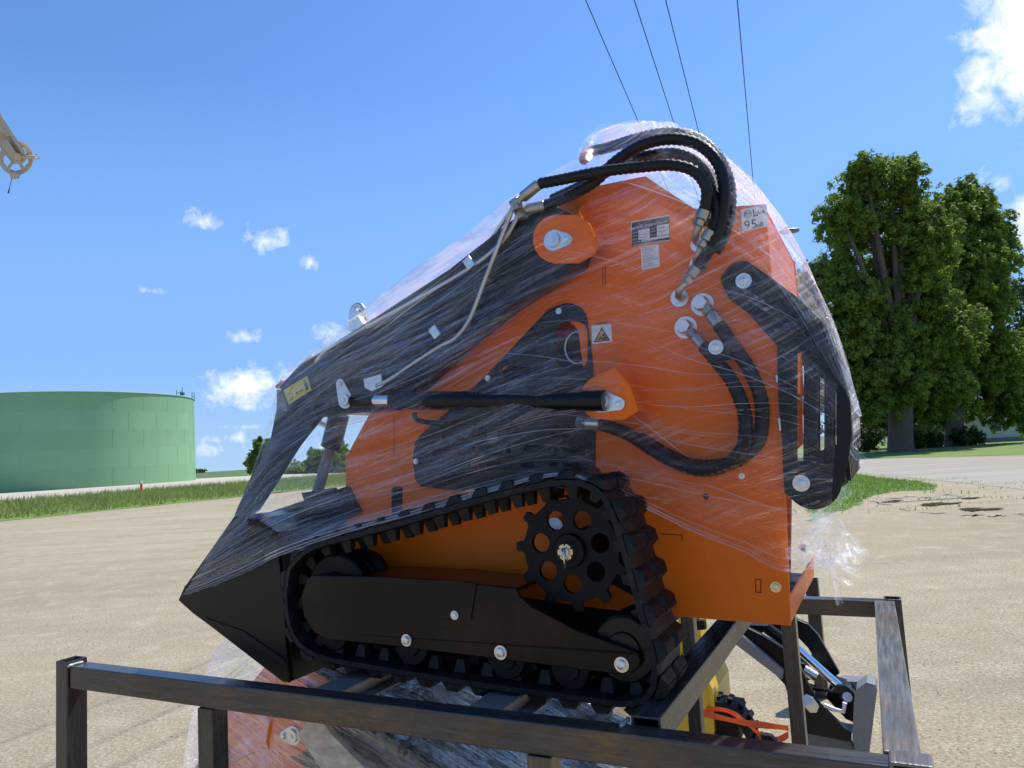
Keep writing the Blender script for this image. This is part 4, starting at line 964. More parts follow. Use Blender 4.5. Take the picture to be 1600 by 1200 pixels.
# decals and writing
def text_mesh(name, s, size, px, py, w_, mt, parent, ang=0, align='CENTER', ex=.0004):
    cu = bpy.data.curves.new(name, 'FONT'); cu.body = s; cu.size = size; cu.extrude = ex; cu.align_x = align; cu.align_y = 'CENTER'; cu.resolution_u = 2
    tmp = bpy.data.objects.new(name + '_tmp', cu); col.objects.link(tmp)
    dg = bpy.context.evaluated_depsgraph_get(); me = bpy.data.meshes.new_from_object(tmp.evaluated_get(dg))
    bpy.data.objects.remove(tmp)
    u, z = S(px, py, w_)
    mw = Matrix.Translation(L(u, w_, z)) @ Matrix.Rotation(math.radians(90), 4, 'X') @ Matrix.Rotation(math.radians(ang), 4, 'Z')
    me.transform(mw); me.materials.clear(); me.materials.append(M[mt]); o = bpy.data.objects.new(name, me); col.objects.link(o); o.parent = parent
    return o
nl = mplate('noise_label', poly([(1157, 328), (1198, 319), (1199, 354), (1160, 362)], .001), .0004, .0016, 'white', bevel=0)
# slope of the label edges in real space
pa, pb2 = S(1157, 328, 0), S(1198, 319, 0); LA = math.degrees(math.atan2(pb2[1] - pa[1], pb2[0] - pa[0]))
text_mesh('lettering', '95', .030, 1173, 351.5, .0018, 'dblack', nl, LA)
text_mesh('lettering', 'dB', .0155, 1187.5, 351.5, .0018, 'dblack', nl, LA)
text_mesh('lettering', 'L', .026, 1180, 332.5, .0018, 'dblack', nl, LA); text_mesh('lettering', 'WA', .0125, 1188, 332.5, .0018, 'dblack', nl, LA)
k = MB(); hx = [(1168.5 + 6 * math.cos(a), 334.5 + 5.8 * math.sin(a)) for a in [math.pi / 6 + i * math.pi / 3 for i in range(7)]]
k.tube([P3(x, y, .0018) for x, y in hx], .0007, 5)
for (a, b_) in (((1168.5, 334.5), hx[1]), ((1168.5, 334.5), hx[3]), ((1168.5, 334.5), hx[5]), ((1165, 331.5), (1165, 336.5)), ((1172, 331.5), (1172, 336.5))): k.tube([P3(*a, .0018), P3(*b_, .0018)], .0006, 4)
k.build('cube_emblem', 'dblack', nl)
dp = mplate('data_plate', poly([(986, 347), (1046, 336), (1047, 376), (988, 385)], .001), .0004, .0016, 'white', bevel=0)
def dcell(pts, mt, w_=.0020):
    mplate('plate_cell', poly(pts, w_), .0017, w_, mt, dp, bevel=0)
def dq(a, b_, c, d_):   # fractional cell inside the plate
    def bl(s, t_):
        x = 987 + 59 * s + (0.6) * t_; y = 348 - 10.5 * s + 37 * t_ + .0 * s * t_; return (x, y)
    return [bl(a, c), bl(b_, c), bl(b_, d_), bl(a, d_)]
dcell(dq(0, 1, 0, 1), 'dblack', .0018)
for c in ((.17, .47, .36, .49), (.17, .47, .50, .63), (.17, .47, .64, .78), (.66, .985, .31, .45), (.66, .985, .46, .60), (.66, .985, .61, .76), (.25, .985, .79, .89)): dcell(dq(*c), 'white', .0022)
for (s, x, y, sz, mt) in (('MINI SKID STEER LOADER', 1012, 352.5, .0085, 'white'),):
    text_mesh('lettering', s, sz, x, y, .0021, mt, dp, LA * .9)
k = MB()
for (x0, x1, y) in ((998, 1012, 364), (999, 1011, 369), (1001, 1010, 374), (1028, 1040, 358), (1028, 1042, 363.5), (1028, 1042, 369), (1010, 1034, 375)):
    n_ = 5
    for i in range(n_):
        xa = x0 + (x1 - x0) * i / n_; k.tube([P3(xa, y - (xa - 1016) * .17, .0024), P3(xa + (x1 - x0) / n_ * .6, y - (xa - 1016) * .17 - .3, .0024)], .0008, 4)
k.build('print_line', 'dblack', dp)
k = MB()
for (x0, x1, y) in ((989, 997, 364), (989, 997, 369), (989, 997, 374), (989, 1001, 379), (1018, 1025, 362), (1018, 1025, 367), (1018, 1025, 372), (990, 1040, 383.2), (1010, 1044, 344.5)):
    n_ = max(2, int((x1 - x0) / 3))
    for i in range(n_):
        xa = x0 + (x1 - x0) * i / n_; k.tube([P3(xa, y - (xa - 990) * .17, .0022), P3(xa + (x1 - x0) / n_ * .6, y - (xa - 990) * .17 - .3, .0022)], .0007, 4)
k.build('print_line', 'white', dp)
wl = mplate('instruction_label', poly([(1001, 386), (1029, 381), (1031, 416), (1003, 422)], .001), .0004, .0014, 'white', bevel=0)
k = MB()
for i in range(14):
    y = 387.5 + i * 2.35; x0 = 1003.5 + i * .13; x1 = x0 + R.uniform(10, 24) * (1 if i not in (0, 13) else 1); xa = x0
    while xa < x1:
        xb = min(x1, xa + R.uniform(1.5, 4)); k.tube([P3(xa, y - (xa - x0) * .19, .0016), P3(xb, y - (xb - x0) * .19, .0016)], .0005, 4); xa = xb + .9
k.build('print_line', 'dblack', wl)
wt = mplate('warning_label', poly([(924, 509), (955, 506), (956.5, 534), (925.5, 538)], .001), .0004, .0014, 'white', bevel=0)
tri_o = [(940.5, 511), (953.8, 532.3), (927.5, 535)]; tri_i = [(940.5, 514.5), (951, 531), (930.5, 533.2)]
mplate('triangle_border', poly(tri_o, .0015), .0015, .0019, 'dblack', wt, bevel=0, holes=[poly(tri_i, .0015)])
mplate('triangle_fill', poly(tri_i, .0015), .0015, .0017, 'dorange', wt, bevel=0)
mplate('hand_symbol', poly([(933, 531), (939, 526), (940, 528), (947, 525), (949.5, 530), (942, 531.5), (940, 529.5), (936, 532)], .0015), .0018, .0021, 'dblack', wt, bevel=0)
mplate('gear_symbol', poly([(941, 521), (945, 521), (946.5, 524), (941.5, 525.5)], .0015), .0018, .0021, 'dblack', wt, bevel=0)
text_mesh('lettering', 'WARNING', .0062, 940, 504.6, .0012, 'dblack', wt, LA)
yl = mplate('distance_label', poly([(443.5, 609.5), (480, 587.5), (486.5, 609), (451.5, 632)], .0905), .0904, .0914, 'dyellow', bevel=0)
k = MB()
Y3 = lambda x, y: P3(x, y, .0918)
for a, b_ in (((464, 613.5), (470, 610.5)), ((451, 615.5), (457, 604.5)), ((451, 616), (455, 617)), ((453, 622), (457, 619.5)), ((457, 619.5), (457.5, 626)), ((453, 622), (454, 628)), ((453.5, 625), (457.5, 623))): k.tube([Y3(*a), Y3(*b_)], .0009, 5)
for pts in ([(461, 615), (464.5, 611), (465.5, 616)], [(473, 609.5), (469.5, 608), (470.5, 613)], [(474, 599), (479, 597), (481, 603), (482, 609), (480.5, 609.5), (478.5, 604), (479.8, 611), (478.2, 611), (476.5, 604), (475, 604)]):
    k.plate(poly(pts, .0918), lambda a, c, q: L(a, q, c), .0915, .0919)
cpt = S(475.6, 595, .0918); k.plate(circ(cpt[0], cpt[1], .0035, 12), lambda a, c, q: L(a, q, c), .0915, .0919)
k.build('pictogram', 'dblack', yl)

# ---------------------------------------------------------------- tracks
WO, WI = .24, .06
loop_px = [(443, 905), (452, 878), (485, 850), (540, 834), (597, 819), (672, 797), (747, 775), (810, 759), (860, 748), (900, 747), (932, 756), (956, 783), (974, 835), (990, 890), (1005, 947), (1019, 992), (1030, 1037), (1030, 1072), (1018, 1097), (985, 1110), (900, 1099), (800, 1085), (700, 1070), (600, 1053), (530, 1041), (490, 1030), (460, 1008), (446, 975), (441, 940)]
lp2 = [S(x, y, WO) for x, y in loop_px]
LOOP = resample(catmull([Vector((a, 0, c)) for a, c in lp2], n=6, closed=True), .0355, closed=True)
NL = len(LOOP) - (len(LOOP) % 2); LOOP = resample(LOOP, sum((LOOP[i] - LOOP[i - 1]).length for i in range(len(LOOP))) / NL, closed=True)[:NL]
cenl = sum(LOOP, Vector()) / NL
def nrm_at(i):
    t_ = (LOOP[(i + 1) % NL] - LOOP[(i - 1) % NL]).normalized(); n_ = Vector((-t_.z, 0, t_.x))
    if n_.dot(LOOP[i] - cenl) < 0: n_ = -n_
    return t_, n_
BT = .016
def belt(m_):
    k = MB(); prof = [(WO, -.004), (WO - .012, 0), (WO - .05, .0), (WI + .05, 0), (WI + .012, 0), (WI, -.004), (WI, -BT), (WI + .05, -BT - .002), (WO - .05, -BT - .002), (WO, -BT)]
    vs = []
    for i in range(NL):
        t_, n_ = nrm_at(i)
        for (w_, h) in prof:
            p = LOOP[i] + n_ * h; vs.append(L(p.x, lin(w_, m_), p.z))
    m2 = len(prof); fs = [(i * m2 + j, i * m2 + (j + 1) % m2, ((i + 1) % NL) * m2 + (j + 1) % m2, ((i + 1) % NL) * m2 + j) for i in range(NL) for j in range(m2)]
    k.add(vs, fs); return k.build('rubber_track', 'rubber', machine, smooth=True, auto=50)
# lug shapes in a local frame: x along track, y across, z outward
def lug_mesh():
    k = MB()
    bx, tx, hy, h = .024, .013, .040, .015
    k.add([(-bx, -hy, -.002), (bx, -hy, -.002), (bx, hy, -.002), (-bx, hy, -.002), (-tx, -hy * .8, h), (tx, -hy * .95, h), (tx, hy * .95, h), (-tx, hy * .8, h)], [(0, 1, 5, 4), (1, 2, 6, 5), (2, 3, 7, 6), (3, 0, 4, 7), (4, 5, 6, 7)])
    for i in range(5): k.box((-.009 + i * .0045, 0, h + .0012), (.0012, hy * .8, .0013))
    return k
def tooth_mesh():
    k = MB(); k.add([(-.016, -.012, .002), (.016, -.012, .002), (.016, .012, .002), (-.016, .012, .002), (-.009, -.007, -.030), (.009, -.007, -.030), (.009, .007, -.030), (-.009, .007, -.030)], [(0, 4, 5, 1), (1, 5, 6, 2), (2, 6, 7, 3), (3, 7, 4, 0), (4, 7, 6, 5)]); return k
lugme = toothme = None
for m_ in (False, True):
    tr = belt(m_)
    joined = MB() if m_ else None
    for i in range(NL):
        t_, n_ = nrm_at(i); p = LOOP[i]
        items = []
        if i % 2 == 0: items += [('tread_lug', WO - .042, 0), ('tread_lug', WI + .044, 0)]
        if i % 2 == 0: items += [('guide_tooth', .190, 1), ('guide_tooth', .125, 1)]
        for (nm, w_, kind_) in items:
            pos = p + n_ * (-BT if kind_ else 0.0); loc = L(pos.x, lin(w_, m_), pos.z)
            X = Vector((t_.x, 0, t_.z)); Z = Vector((n_.x, 0, n_.z)); Yv = Z.cross(X)
            rm = Matrix((X, Yv, Z)).transposed()
            if m_:
                src = lug_mesh() if not kind_ else tooth_mesh(); joined.add([loc + rm @ Vector(v) for v in src.v], src.f)
            else:
                if kind_ == 0:
                    if lugme is None: o = lug_mesh().build(nm, 'rubber', tr); lugme = o.data
                    else: o = bpy.data.objects.new(nm, lugme); col.objects.link(o); o.parent = tr
                else:
                    if toothme is None: o = tooth_mesh().build(nm, 'rubber', tr); toothme = o.data
                    else: o = bpy.data.objects.new(nm, toothme); col.objects.link(o); o.parent = tr
                o.matrix_basis = Matrix.Translation(loc) @ rm.to_4x4()
    if m_: joined.build('tread_lug', 'rubber', tr, kind='stuff')
for m_ in (False, True):
    # undercarriage frame plate
    fo = [(480, 905), (489, 899), (600, 901), (688, 906), (740, 912), (806, 919), (812, 932), (830, 948), (900, 985), (975, 1012)] + arcpx(982, 1034, 18, -60, 70, 8) + [(965, 1054), (900, 1046), (760, 1028), (640, 1013), (510, 999), (490, 988), (474, 962), (470, 932)]
    fp = mplate('track_frame', poly(fo, .232), .222, .232, 'frame', m_=m_, bevel=.003)
    # top flange of the frame (folded inwards)
    k = MB(); q = poly([(489, 899), (600, 901), (688, 906), (806, 919)], .232)
    for a, b_ in zip(q, q[1:]):
        vs = [L(a[0], lin(.2215, m_), a[1] - .0004), L(b_[0], lin(.2215, m_), b_[1] - .0004), L(b_[0], lin(.08, m_), b_[1] - .0004), L(a[0], lin(.08, m_), a[1] - .0004)]
        vs += [v - Vector((0, 0, .008)) for v in vs]; k.add(vs, [(0, 1, 2, 3), (7, 6, 5, 4), (0, 4, 5, 1), (1, 5, 6, 2), (2, 6, 7, 3), (3, 7, 4, 0)])
    k.build('frame_flange', 'frame', machine)
    mplate('adjuster_cover', poly([(688, 905), (745, 911), (736, 969), (690, 966)], .233), .2325, .2355, 'frame', m_=m_, bevel=.001)
    for (x, y, w_, r) in ((711, 961, .2355, .0075), (636, 1000, .232, .0105), (783, 1019, .232, .0115), (972, 1038, .232, .0115)):
        u, z = S(x, y, w_); hexbolt(fp, u, z, w_ + .001, r, m_=m_)
    for (x, y) in ((636, 992), (783, 1010)):
        mplate('bolt_recess', poly([(x - 8, y - 2), (x + 8, y - 1), (x + 8, y + 8), (x - 8, y + 8)], .2322), .2323, .2328, 'dark', fp, m_=m_, bevel=0)
    for (x, y, r, w0, w1, nm) in ((642, 1008, .048, .10, .215, 'track_roller'), (790, 1028, .048, .10, .215, 'track_roller'), (520, 985, .05, .10, .21, 'track_roller'), (890, 1046, .044, .10, .215, 'track_roller'), (975, 1015, .068, .09, .212, 'rear_idler'), (525, 925, .095, .09, .205, 'front_idler')):
        u, z = S(x, y, w1); k = MB(); k.tube([L(u, lin(w0, m_), z), L(u, lin(w0 + .02, m_), z), L(u, lin(w0 + .03, m_), z), L(u, lin(w1 - .03, m_), z), L(u, lin(w1 - .02, m_), z), L(u, lin(w1 - .004, m_), z), L(u, lin(w1, m_), z)], [r, r, r * .8, r * .8, r, r, r * .94], 32)
        k.tube([L(u, lin(w1 - .001, m_), z), L(u, lin(w1 + .006, m_), z)], [r * .55, r * .5], 24)
        k.build(nm, 'dark' if nm != 'rear_idler' else 'black', machine, smooth=True, auto=35)
    # sprocket
    WS = .165; su, sz = S(891, 860, WS); rad = abs(S(891 + 74, 860, WS)[0] - S(891, 860, WS)[0]) * .54 + abs(S(891, 860 - 82, WS)[1] - sz) * .54
    outl = []; NTn = 11
    for i in range(NTn):
        a = 2 * math.pi * i / NTn + .22
        for (da, rr_) in ((-.285, .93), (-.16, .93), (-.10, .97), (-.085, 1.06), (-.06, 1.10), (.06, 1.10), (.085, 1.06), (.10, .97), (.16, .93)): outl.append((su + rad * rr_ * math.cos(a + da), sz + rad * rr_ * math.sin(a + da)))
    hs = [circ(su + rad * .60 * math.cos(2 * math.pi * i / 7 - math.pi / 2), sz + rad * .60 * math.sin(2 * math.pi * i / 7 - math.pi / 2), rad * .175, 20) for i in range(7)]
    sp = mplate('drive_sprocket', outl, WS - .012, WS, 'dark', holes=hs, m_=m_, bevel=.0015)
    k = MB(); k.tube([L(su, lin(WS, m_), sz), L(su, lin(WS + .01, m_), sz), L(su, lin(WS + .013, m_), sz)], [rad * .31, rad * .31, rad * .29], 32); k.build('hub', 'dark', sp, smooth=True, auto=35)
    k = MB(); k.tube([L(su, lin(WS - .012, m_), sz), L(su, lin(-.0, m_), sz)], [rad * .30, rad * .34], 32); k.build('drive_motor', 'dark', sp, smooth=True, auto=35)
    cast = []
    for i in range(6):
        a = math.pi / 3 * i + .3
        for (da, q_) in ((-.44, 1.0), (-.12, 1.0), (-.10, .78), (.10, .78), (.12, 1.0)): cast.append((su + .0185 * q_ * math.cos(a + da + .26), sz + .0185 * q_ * math.sin(a + da + .26)))
    mplate('castle_nut', cast, WS + .0132, WS + .030, 'yzinc', sp, m_=m_, bevel=.0008)
    k = MB(); k.tube([L(su, lin(WS + .012, m_), sz), L(su, lin(WS + .036, m_), sz)], .0105, 20); k.build('axle_end', 'steeltube', sp, smooth=True, auto=35)
    k = MB(); k.tube([L(su + .001, lin(WS + .038, m_), sz + .011), L(su + .001, lin(WS + .040, m_), sz - .012), L(su, lin(WS + .036, m_), sz - .034)], .0024, 8); k.tube([L(su - .004, lin(WS + .038, m_), sz + .010), L(su - .003, lin(WS + .04, m_), sz - .010)], .002, 8); k.build('cotter_pin', 'zinc', sp, smooth=True)
k = MB(); k.tube([P3(866, 822, .02), P3(866, 822, .05)], .02, 18); k.build('hose_cap', 'zinc', machine, smooth=True, auto=30)
k = MB(); k.tube(catmull([P3(556, 868, .14), P3(572, 878, .14), P3(585, 897, .14), P3(600, 903, .14)], n=5), .007, 8); k.build('tension_spring', 'black', machine, smooth=True)

# ---------------------------------------------------------------- bucket
bk = [(366, 806), (400, 812), (432, 830), (436, 880), (444, 930), (446, 1000), (452, 1068), (440, 1065), (322, 974), (300, 958), (278, 938), (287, 918), (300, 900)]
BP = poly(bk, .20)
WBF = mir(.20)
for m_ in (False, True):
    mplate('bucket_side', BP, .192, .20, 'black', m_=m_, bevel=.003)
k = MB(); k.plate([S(x, y, .2) for x, y in [(279, 938), (284, 932), (300, 948), (440, 1054), (452, 1066), (440, 1064), (300, 957)]], lambda a, c, q: L(a, q, c), .191, mir(.191)); k.build('bucket_floor', 'black', machine)
k = MB(); k.plate([S(x, y, .2) for x, y in [(432, 832), (440, 880), (448, 930), (450, 1000), (455, 1064), (445, 1064), (440, 1000), (438, 930), (426, 860), (392, 815), (370, 812), (372, 806), (400, 810)]], lambda a, c, q: L(a, q, c), .191, mir(.191)); k.build('bucket_back', 'black', machine)
k = MB(); k.plate([S(x, y, .2) for x, y in [(277, 938), (286, 916), (300, 902), (303, 906), (290, 920), (283, 941)]], lambda a, c, q: L(a, q, c), .195, mir(.195)); k.build('cutting_edge', 'black', machine, bevel=.002)
k = MB(); p = poly([(322, 965), (380, 985), (446, 1030), (446, 1036), (378, 991), (320, 970)], .2); k.plate(p, lambda a, c, q: L(a, q, c), .2003, .2035); k.build('stiffener_rib', 'black', machine, bevel=.001)
k = MB(); p = poly([(448, 880), (462, 868), (470, 900), (455, 930)], .1); k.plate(p, lambda a, c, q: L(a, q, c), .02, .1); k.build('mount_plate', 'black', machine)
# dark parts behind the film between bucket and body
for (pts, w0, w1) in (([(405, 805), (540, 760), (560, 800), (470, 850), (436, 850)], -.08, .02), ([(470, 770), (520, 762), (530, 790), (480, 800)], .03, .05)):
    mplate('attachment_plate', poly(pts, w1), w0, w1, 'black', bevel=.003)

# ---------------------------------------------------------------- stretch film
cols_ = [  # bottom, lower, middle, upper, top
    [(285, 931, .215), (308, 895, .215), (335, 850, .212), (375, 785, .16), (428, 652, .105)],
    [(330, 917, .215), (350, 870, .215), (378, 805, .20), (415, 700, .12), (434, 599, .105)],
    [(380, 897, .215), (395, 845, .212), (425, 750, .16), (450, 660, .115), (468, 563, .105)],
    [(440, 868, .245), (455, 815, .19), (480, 730, .14), (515, 620, .115), (548, 498, .105)],
    [(540, 833, .245), (560, 785, .18), (590, 710, .14), (610, 600, .155), (642, 424, .105)],
    [(640, 806, .240), (660, 755, .16), (690, 680, .14), (700, 540, .13), (722, 370, .105)],
    [(740, 777, .235), (755, 720, .14), (780, 640, .14), (785, 480, .12), (802, 308, .12)],
    [(862, 745, .235), (862, 700, .11), (870, 610, .14), (880, 440, .13), (900, 244, .10)],
    [(930, 755, .22), (930, 715, .09), (950, 610, .12), (950, 430, .11), (935, 205, .04)],
    [(1000, 790, .10), (1000, 730, .07), (1010, 620, .09), (1010, 440, .09), (1005, 190, .04)],
    [(1080, 830, .03), (1070, 755, .06), (1075, 640, .075), (1080, 460, .08), (1080, 203, .07)],
    [(1160, 862, .012), (1150, 775, .05), (1155, 640, .07), (1160, 470, .06), (1178, 285, .03)],
    [(1240, 893, .012), (1235, 790, .03), (1235, 650, .03), (1240, 520, .025), (1262, 412, .015)],
    [(1300, 812, .012), (1300, 770, .02), (1306, 690, .02), (1310, 600, .018), (1334, 640, .012)]]
NX, NY = 260, 110
def film_sheet(name, m_, parent, seed=0):
    nc = len(cols_); nr = 5
    G = [[Vector((S(x, y, w_)[0], w_, S(x, y, w_)[1])) for (x, y, w_) in c] for c in cols_]
    def cr1(P, t_):
        n_ = len(P); i = min(int(t_), n_ - 2); f = t_ - i
        p0, p1, p2, p3 = P[max(i - 1, 0)], P[i], P[i + 1], P[min(i + 2, n_ - 1)]
        return .5 * ((2 * p1) + (p2 - p0) * f + (2 * p0 - 5 * p1 + 4 * p2 - p3) * f * f + (3 * p1 - p0 - 3 * p2 + p3) * f ** 3)
    rows = [[cr1([G[c][r] for c in range(nc)], i / (NX - 1) * (nc - 1)) for i in range(NX)] for r in range(nr)]
    vs = []; dens = []; uv = []
    for i in range(NX):
        cc2 = [rows[r][i] for r in range(nr)]
        s = i / (NX - 1)
        for j in range(NY + 18):
            t_ = min(1.0, j / (NY - 1)); p = cr1(cc2, t_ * (nr - 1)).copy()
            if j >= NY:     # fold over the top to the middle
                f = (j - NY + 1) / 18; p.y = p.y + (MW - p.y) * f; p.z -= .012 * math.sin(f * math.pi) * 0 + .01 * f
            wr = .0055 * noise.noise((s * 4, t_ * 30, seed)) + .0022 * noise.noise((s * 9, t_ * 90, seed + 5)) + .004 * noise.noise((s * 14, t_ * 7, seed + 9))
            edge = min(1, t_ * 9)
            p.y += wr * (.4 + .6 * edge) * (1 if j < NY else .5)
            if j == 0: p.z += .006 * noise.noise((s * 60, 3, seed))
            if j >= NY - 1: p.z += .006 * noise.noise((s * 40, j * .3, seed))
            vs.append(L(p.x, lin(p.y, m_), p.z))
            # denser at the bottom hem, towards the top ridge and at the upper right
            dn = .62 + 1.5 * math.exp(-t_ * 38) + .55 * max(0, (t_ - .80) / .2) + .35 * noise.noise((s * 6, t_ * 5, 2))
            if s > .50: dn += .75 * min(1, (s - .50) / .2) * max(0, (t_ - .6) / .4) ** 1.5
            if .35 < s < .6 and t_ < .8: dn -= .05
            dens.append(max(.12, dn)); uv.append((s, t_ + (j - NY + 1) * .01 if j >= NY else t_))
    nj = NY + 18
    fs = [(i * nj + j, (i + 1) * nj + j, (i + 1) * nj + j + 1, i * nj + j + 1) for i in range(NX - 1) for j in range(nj - 1)]
    me = bpy.data.meshes.new(name); me.from_pydata(vs, [], fs); me.shade_smooth()
    ul = me.uv_layers.new(name='UVMap'); li = np.empty(len(me.loops), dtype=np.int32); me.loops.foreach_get('vertex_index', li)
    ul.data.foreach_set('uv', np.array(uv, dtype=np.float32)[li].reshape(-1))
    at_ = me.attributes.new('dens', 'FLOAT', 'POINT'); at_.data.foreach_set('value', np.array(dens, dtype=np.float32))
    sheet_o = link_mesh(name, me, M['film'], parent)
    # taut folds: thin gathered ropes of film running along the wrapping direction
    R3 = random.Random(seed + 1); k = MB(); out_ = Vector((0, -1, 0)) if not m_ else Vector((0, 1, 0))
    for q_ in range(75 if not m_ else 240):
        i0 = R3.randrange(0, NX - 50); ln = int(R3.uniform(25, 100)); i1 = min(NX - 1, i0 + ln); j0 = R3.random() * (NY - 20) + 14; j1 = j0 + R3.gauss(0, 5)
        if q_ < 9: i0, i1, j0 = int((.22, .0, .5, .52, .05, .3, .0, .45, .6)[q_] * NX), int((.56, .45, .98, .98, .6, .6, .5, .95, .99)[q_] * NX) - 1, (1, 2, .5, 1.5, 5, 3, 9, 4, 8)[q_]; j1 = j0
        r = R3.choice((.0003, .0004, .0005, .0006, .0009)) * (1.7 if q_ < 9 else 1) * (1.6 if m_ else 1)
        if not ((8 if q_ > 8 else 0) < j1 < NY - 2): continue
        pts = []; e0 = vs[i0 * nj + int(j0)]; e1 = vs[i1 * nj + int(j1)]
        for i in range(i0, i1, 3):
            f = (i - i0) / (i1 - i0); jj = j0 + (j1 - j0) * f
            on = vs[i * nj + int(jj)].lerp(vs[i * nj + int(jj) + 1], jj - int(jj)); st = e0.lerp(e1, f)
            if q_ >= 9: on = Vector((on.x * .4 + st.x * .6, on.y, on.z * .4 + st.z * .6))
            pts.append(on + out_ * .0015)
        if len(pts) > 4:
            k.tube(pts, [r * (.25 + .75 * math.sin(math.pi * z_ / (len(pts) - 1))) for z_ in range(len(pts))], 5)
    fo_ = k.build('film_fold', M['fold'], parent, smooth=True, kind='stuff')
    return sheet_o
film_sheet('stretch_film', False, machine, 0)
film_sheet('stretch_film', True, machine, 40)
def film_scrap(pts, width, parent, seed, dens=1.3, n=44, m=26, amp=.35, flare=1.0):
    """crumpled loose tail of film following 3D points (local to parent)"""
    q = resample(catmull([Vector(p) for p in pts], n=8), sum((Vector(a) - Vector(b_)).length for a, b_ in zip(pts, pts[1:])) / n)
    vs = []; uv = []; k = len(q)
    for i, p in enumerate(q):
        s = i / (k - 1); t_ = (q[min(i + 1, k - 1)] - q[max(i - 1, 0)]).normalized(); a = t_.cross(Vector((0, 1, 0))).normalized(); wd = width * (.35 + .65 * s * flare + .2 * noise.noise((s * 4, seed, 0)))
        for j in range(m + 1):
            v = j / m - .5
            pl = noise.noise((s * 1.6, v * 7 + seed, seed * .7)) + .5 * noise.noise((s * 3, v * 16 + seed, 3)) + .35 * noise.noise((s * 9, v * 5, seed + 4))
            vs.append(p + a * (v * wd * (.75 + .35 * noise.noise((s * 5, v * 2, seed + 2)))) + Vector((.25 * pl, pl, .12 * pl)) * wd * amp + t_ * (wd * .35 * noise.noise((v * 6, seed, 8)) * s)); uv.append((s * .12 + seed * .13, v * .12 + .5))
    fs = [(i * (m + 1) + j, (i + 1) * (m + 1) + j, (i + 1) * (m + 1) + j + 1, i * (m + 1) + j + 1) for i in range(k - 1) for j in range(m)]
    R2 = random.Random(seed); fs = [f for f in fs if not (f[0] // (m + 1) > k - 6 and R2.random() < .35)]
    me = bpy.data.meshes.new('film_tail'); me.from_pydata(vs, [], fs); me.shade_smooth()
    ul = me.uv_layers.new(name='UVMap')
    for lo_ in me.loops: ul.data[lo_.index].uv = uv[lo_.vertex_index]
    at_ = me.attributes.new('dens', 'FLOAT', 'POINT'); at_.data.foreach_set('value', np.full(len(vs), dens, dtype=np.float32))
    return link_mesh('film_tail', me, M['film'], parent)
p3 = lambda L_: [P3(*q) for q in L_]
film_scrap(p3([(1236, 850, .01), (1260, 870, 0), (1285, 850, .0), (1300, 880, -.01), (1335, 890, -.01)]), .12, machine, 1, 1.9)
film_scrap(p3([(1225, 890, .012), (1262, 886, 0), (1300, 875, .0), (1330, 888, -.01), (1345, 893, -.01)]), .035, machine, 2, 2.0)
film_scrap(p3([(1290, 800, .01), (1280, 830, .0), (1275, 860, .01), (1265, 885, .01)]), .11, machine, 3, 1.7)
film_scrap(p3([(1285, 860, .01), (1300, 890, 0), (1305, 915, .01), (1312, 945, .01)]), .018, machine, 4, 2.4)
film_scrap(p3([(1322, 690, .01), (1338, 710, 0), (1350, 722, .01), (1356, 735, .01)]), .035, machine, 5, 2.4)
film_scrap(p3([(1320, 740, .01), (1318, 760, 0), (1325, 775, .01)]), .03, machine, 6, 1.6)
film_scrap(p3([(1270, 800, .01), (1300, 820, 0), (1318, 850, .01), (1325, 885, .01)]), .09, machine, 12, 1.6)
film_scrap(p3([(905, 240, .05), (918, 225, .03), (940, 205, .03), (962, 200, 0)]), .05, machine, 7, 1.8)
film_scrap(p3([(930, 215, .02), (960, 200, 0), (1000, 197, 0), (1050, 203, .0)]), .05, machine, 8, 1.6)
film_scrap(p3([(1130, 240, .03), (1150, 262, .02), (1165, 275, .01), (1176, 285, .01)]), .022, machine, 9, 2.6)
film_scrap(p3([(1190, 340, .01), (1212, 340, .0), (1218, 365, .0)]), .016, machine, 10, 2.4)
film_scrap(p3([(1300, 500, .01), (1322, 570, .0), (1336, 640, .0), (1338, 700, .0)]), .022, machine, 11, 3.0, amp=.15)

# ---------------------------------------------------------------- the second, lower machine in the crate (same kind, turned round)
def copy_tree(o, parent=None, skip=()):
    c = o.copy(); col.objects.link(c); c.parent = parent
    for ch in list(o.children):
        if ch.name.split('.')[0] in skip: continue
        copy_tree(ch, c, skip)
    return c
skipset = {'guide_tooth', 'noise_label', 'data_plate', 'instruction_label', 'warning_label', 'distance_label', 'slot_mark'}
lower = copy_tree(machine, None, skipset)
lower['label'] = 'orange and black film wrapped mini loader inside the crate, below the other one'
lc = O - Vector((0, 0, O.z)) + UU * (-1.035) + WW * MW
lower.location = (lc.x, lc.y, .045); lower.rotation_euler = (0, 0, -PSI + math.pi)
for ch in lower.children:
    if ch.name.split('.')[0] in ('hood', 'front_sheet', 'floor_sheet'):
        ch.data = ch.data.copy(); ch.data.materials.clear(); ch.data.materials.append(M['black'])
machine['group'] = 'stacked mini loaders'; lower['group'] = 'stacked mini loaders'
# loose film veil left of the lower machine
def wl_(px, py, w_):
    return lower.matrix_basis.inverted() @ (O * 1.0 + (lambda uz: UU * uz[0] + WW * w_ + Vector((0, 0, uz[1] - O.z)))(S(px, py, w_)))
film_scrap([wl_(905, 1172, .2), wl_(930, 1180, .2), wl_(960, 1190, .2), wl_(990, 1200, .2)], .08, lower, 23, 1.4, amp=.4)

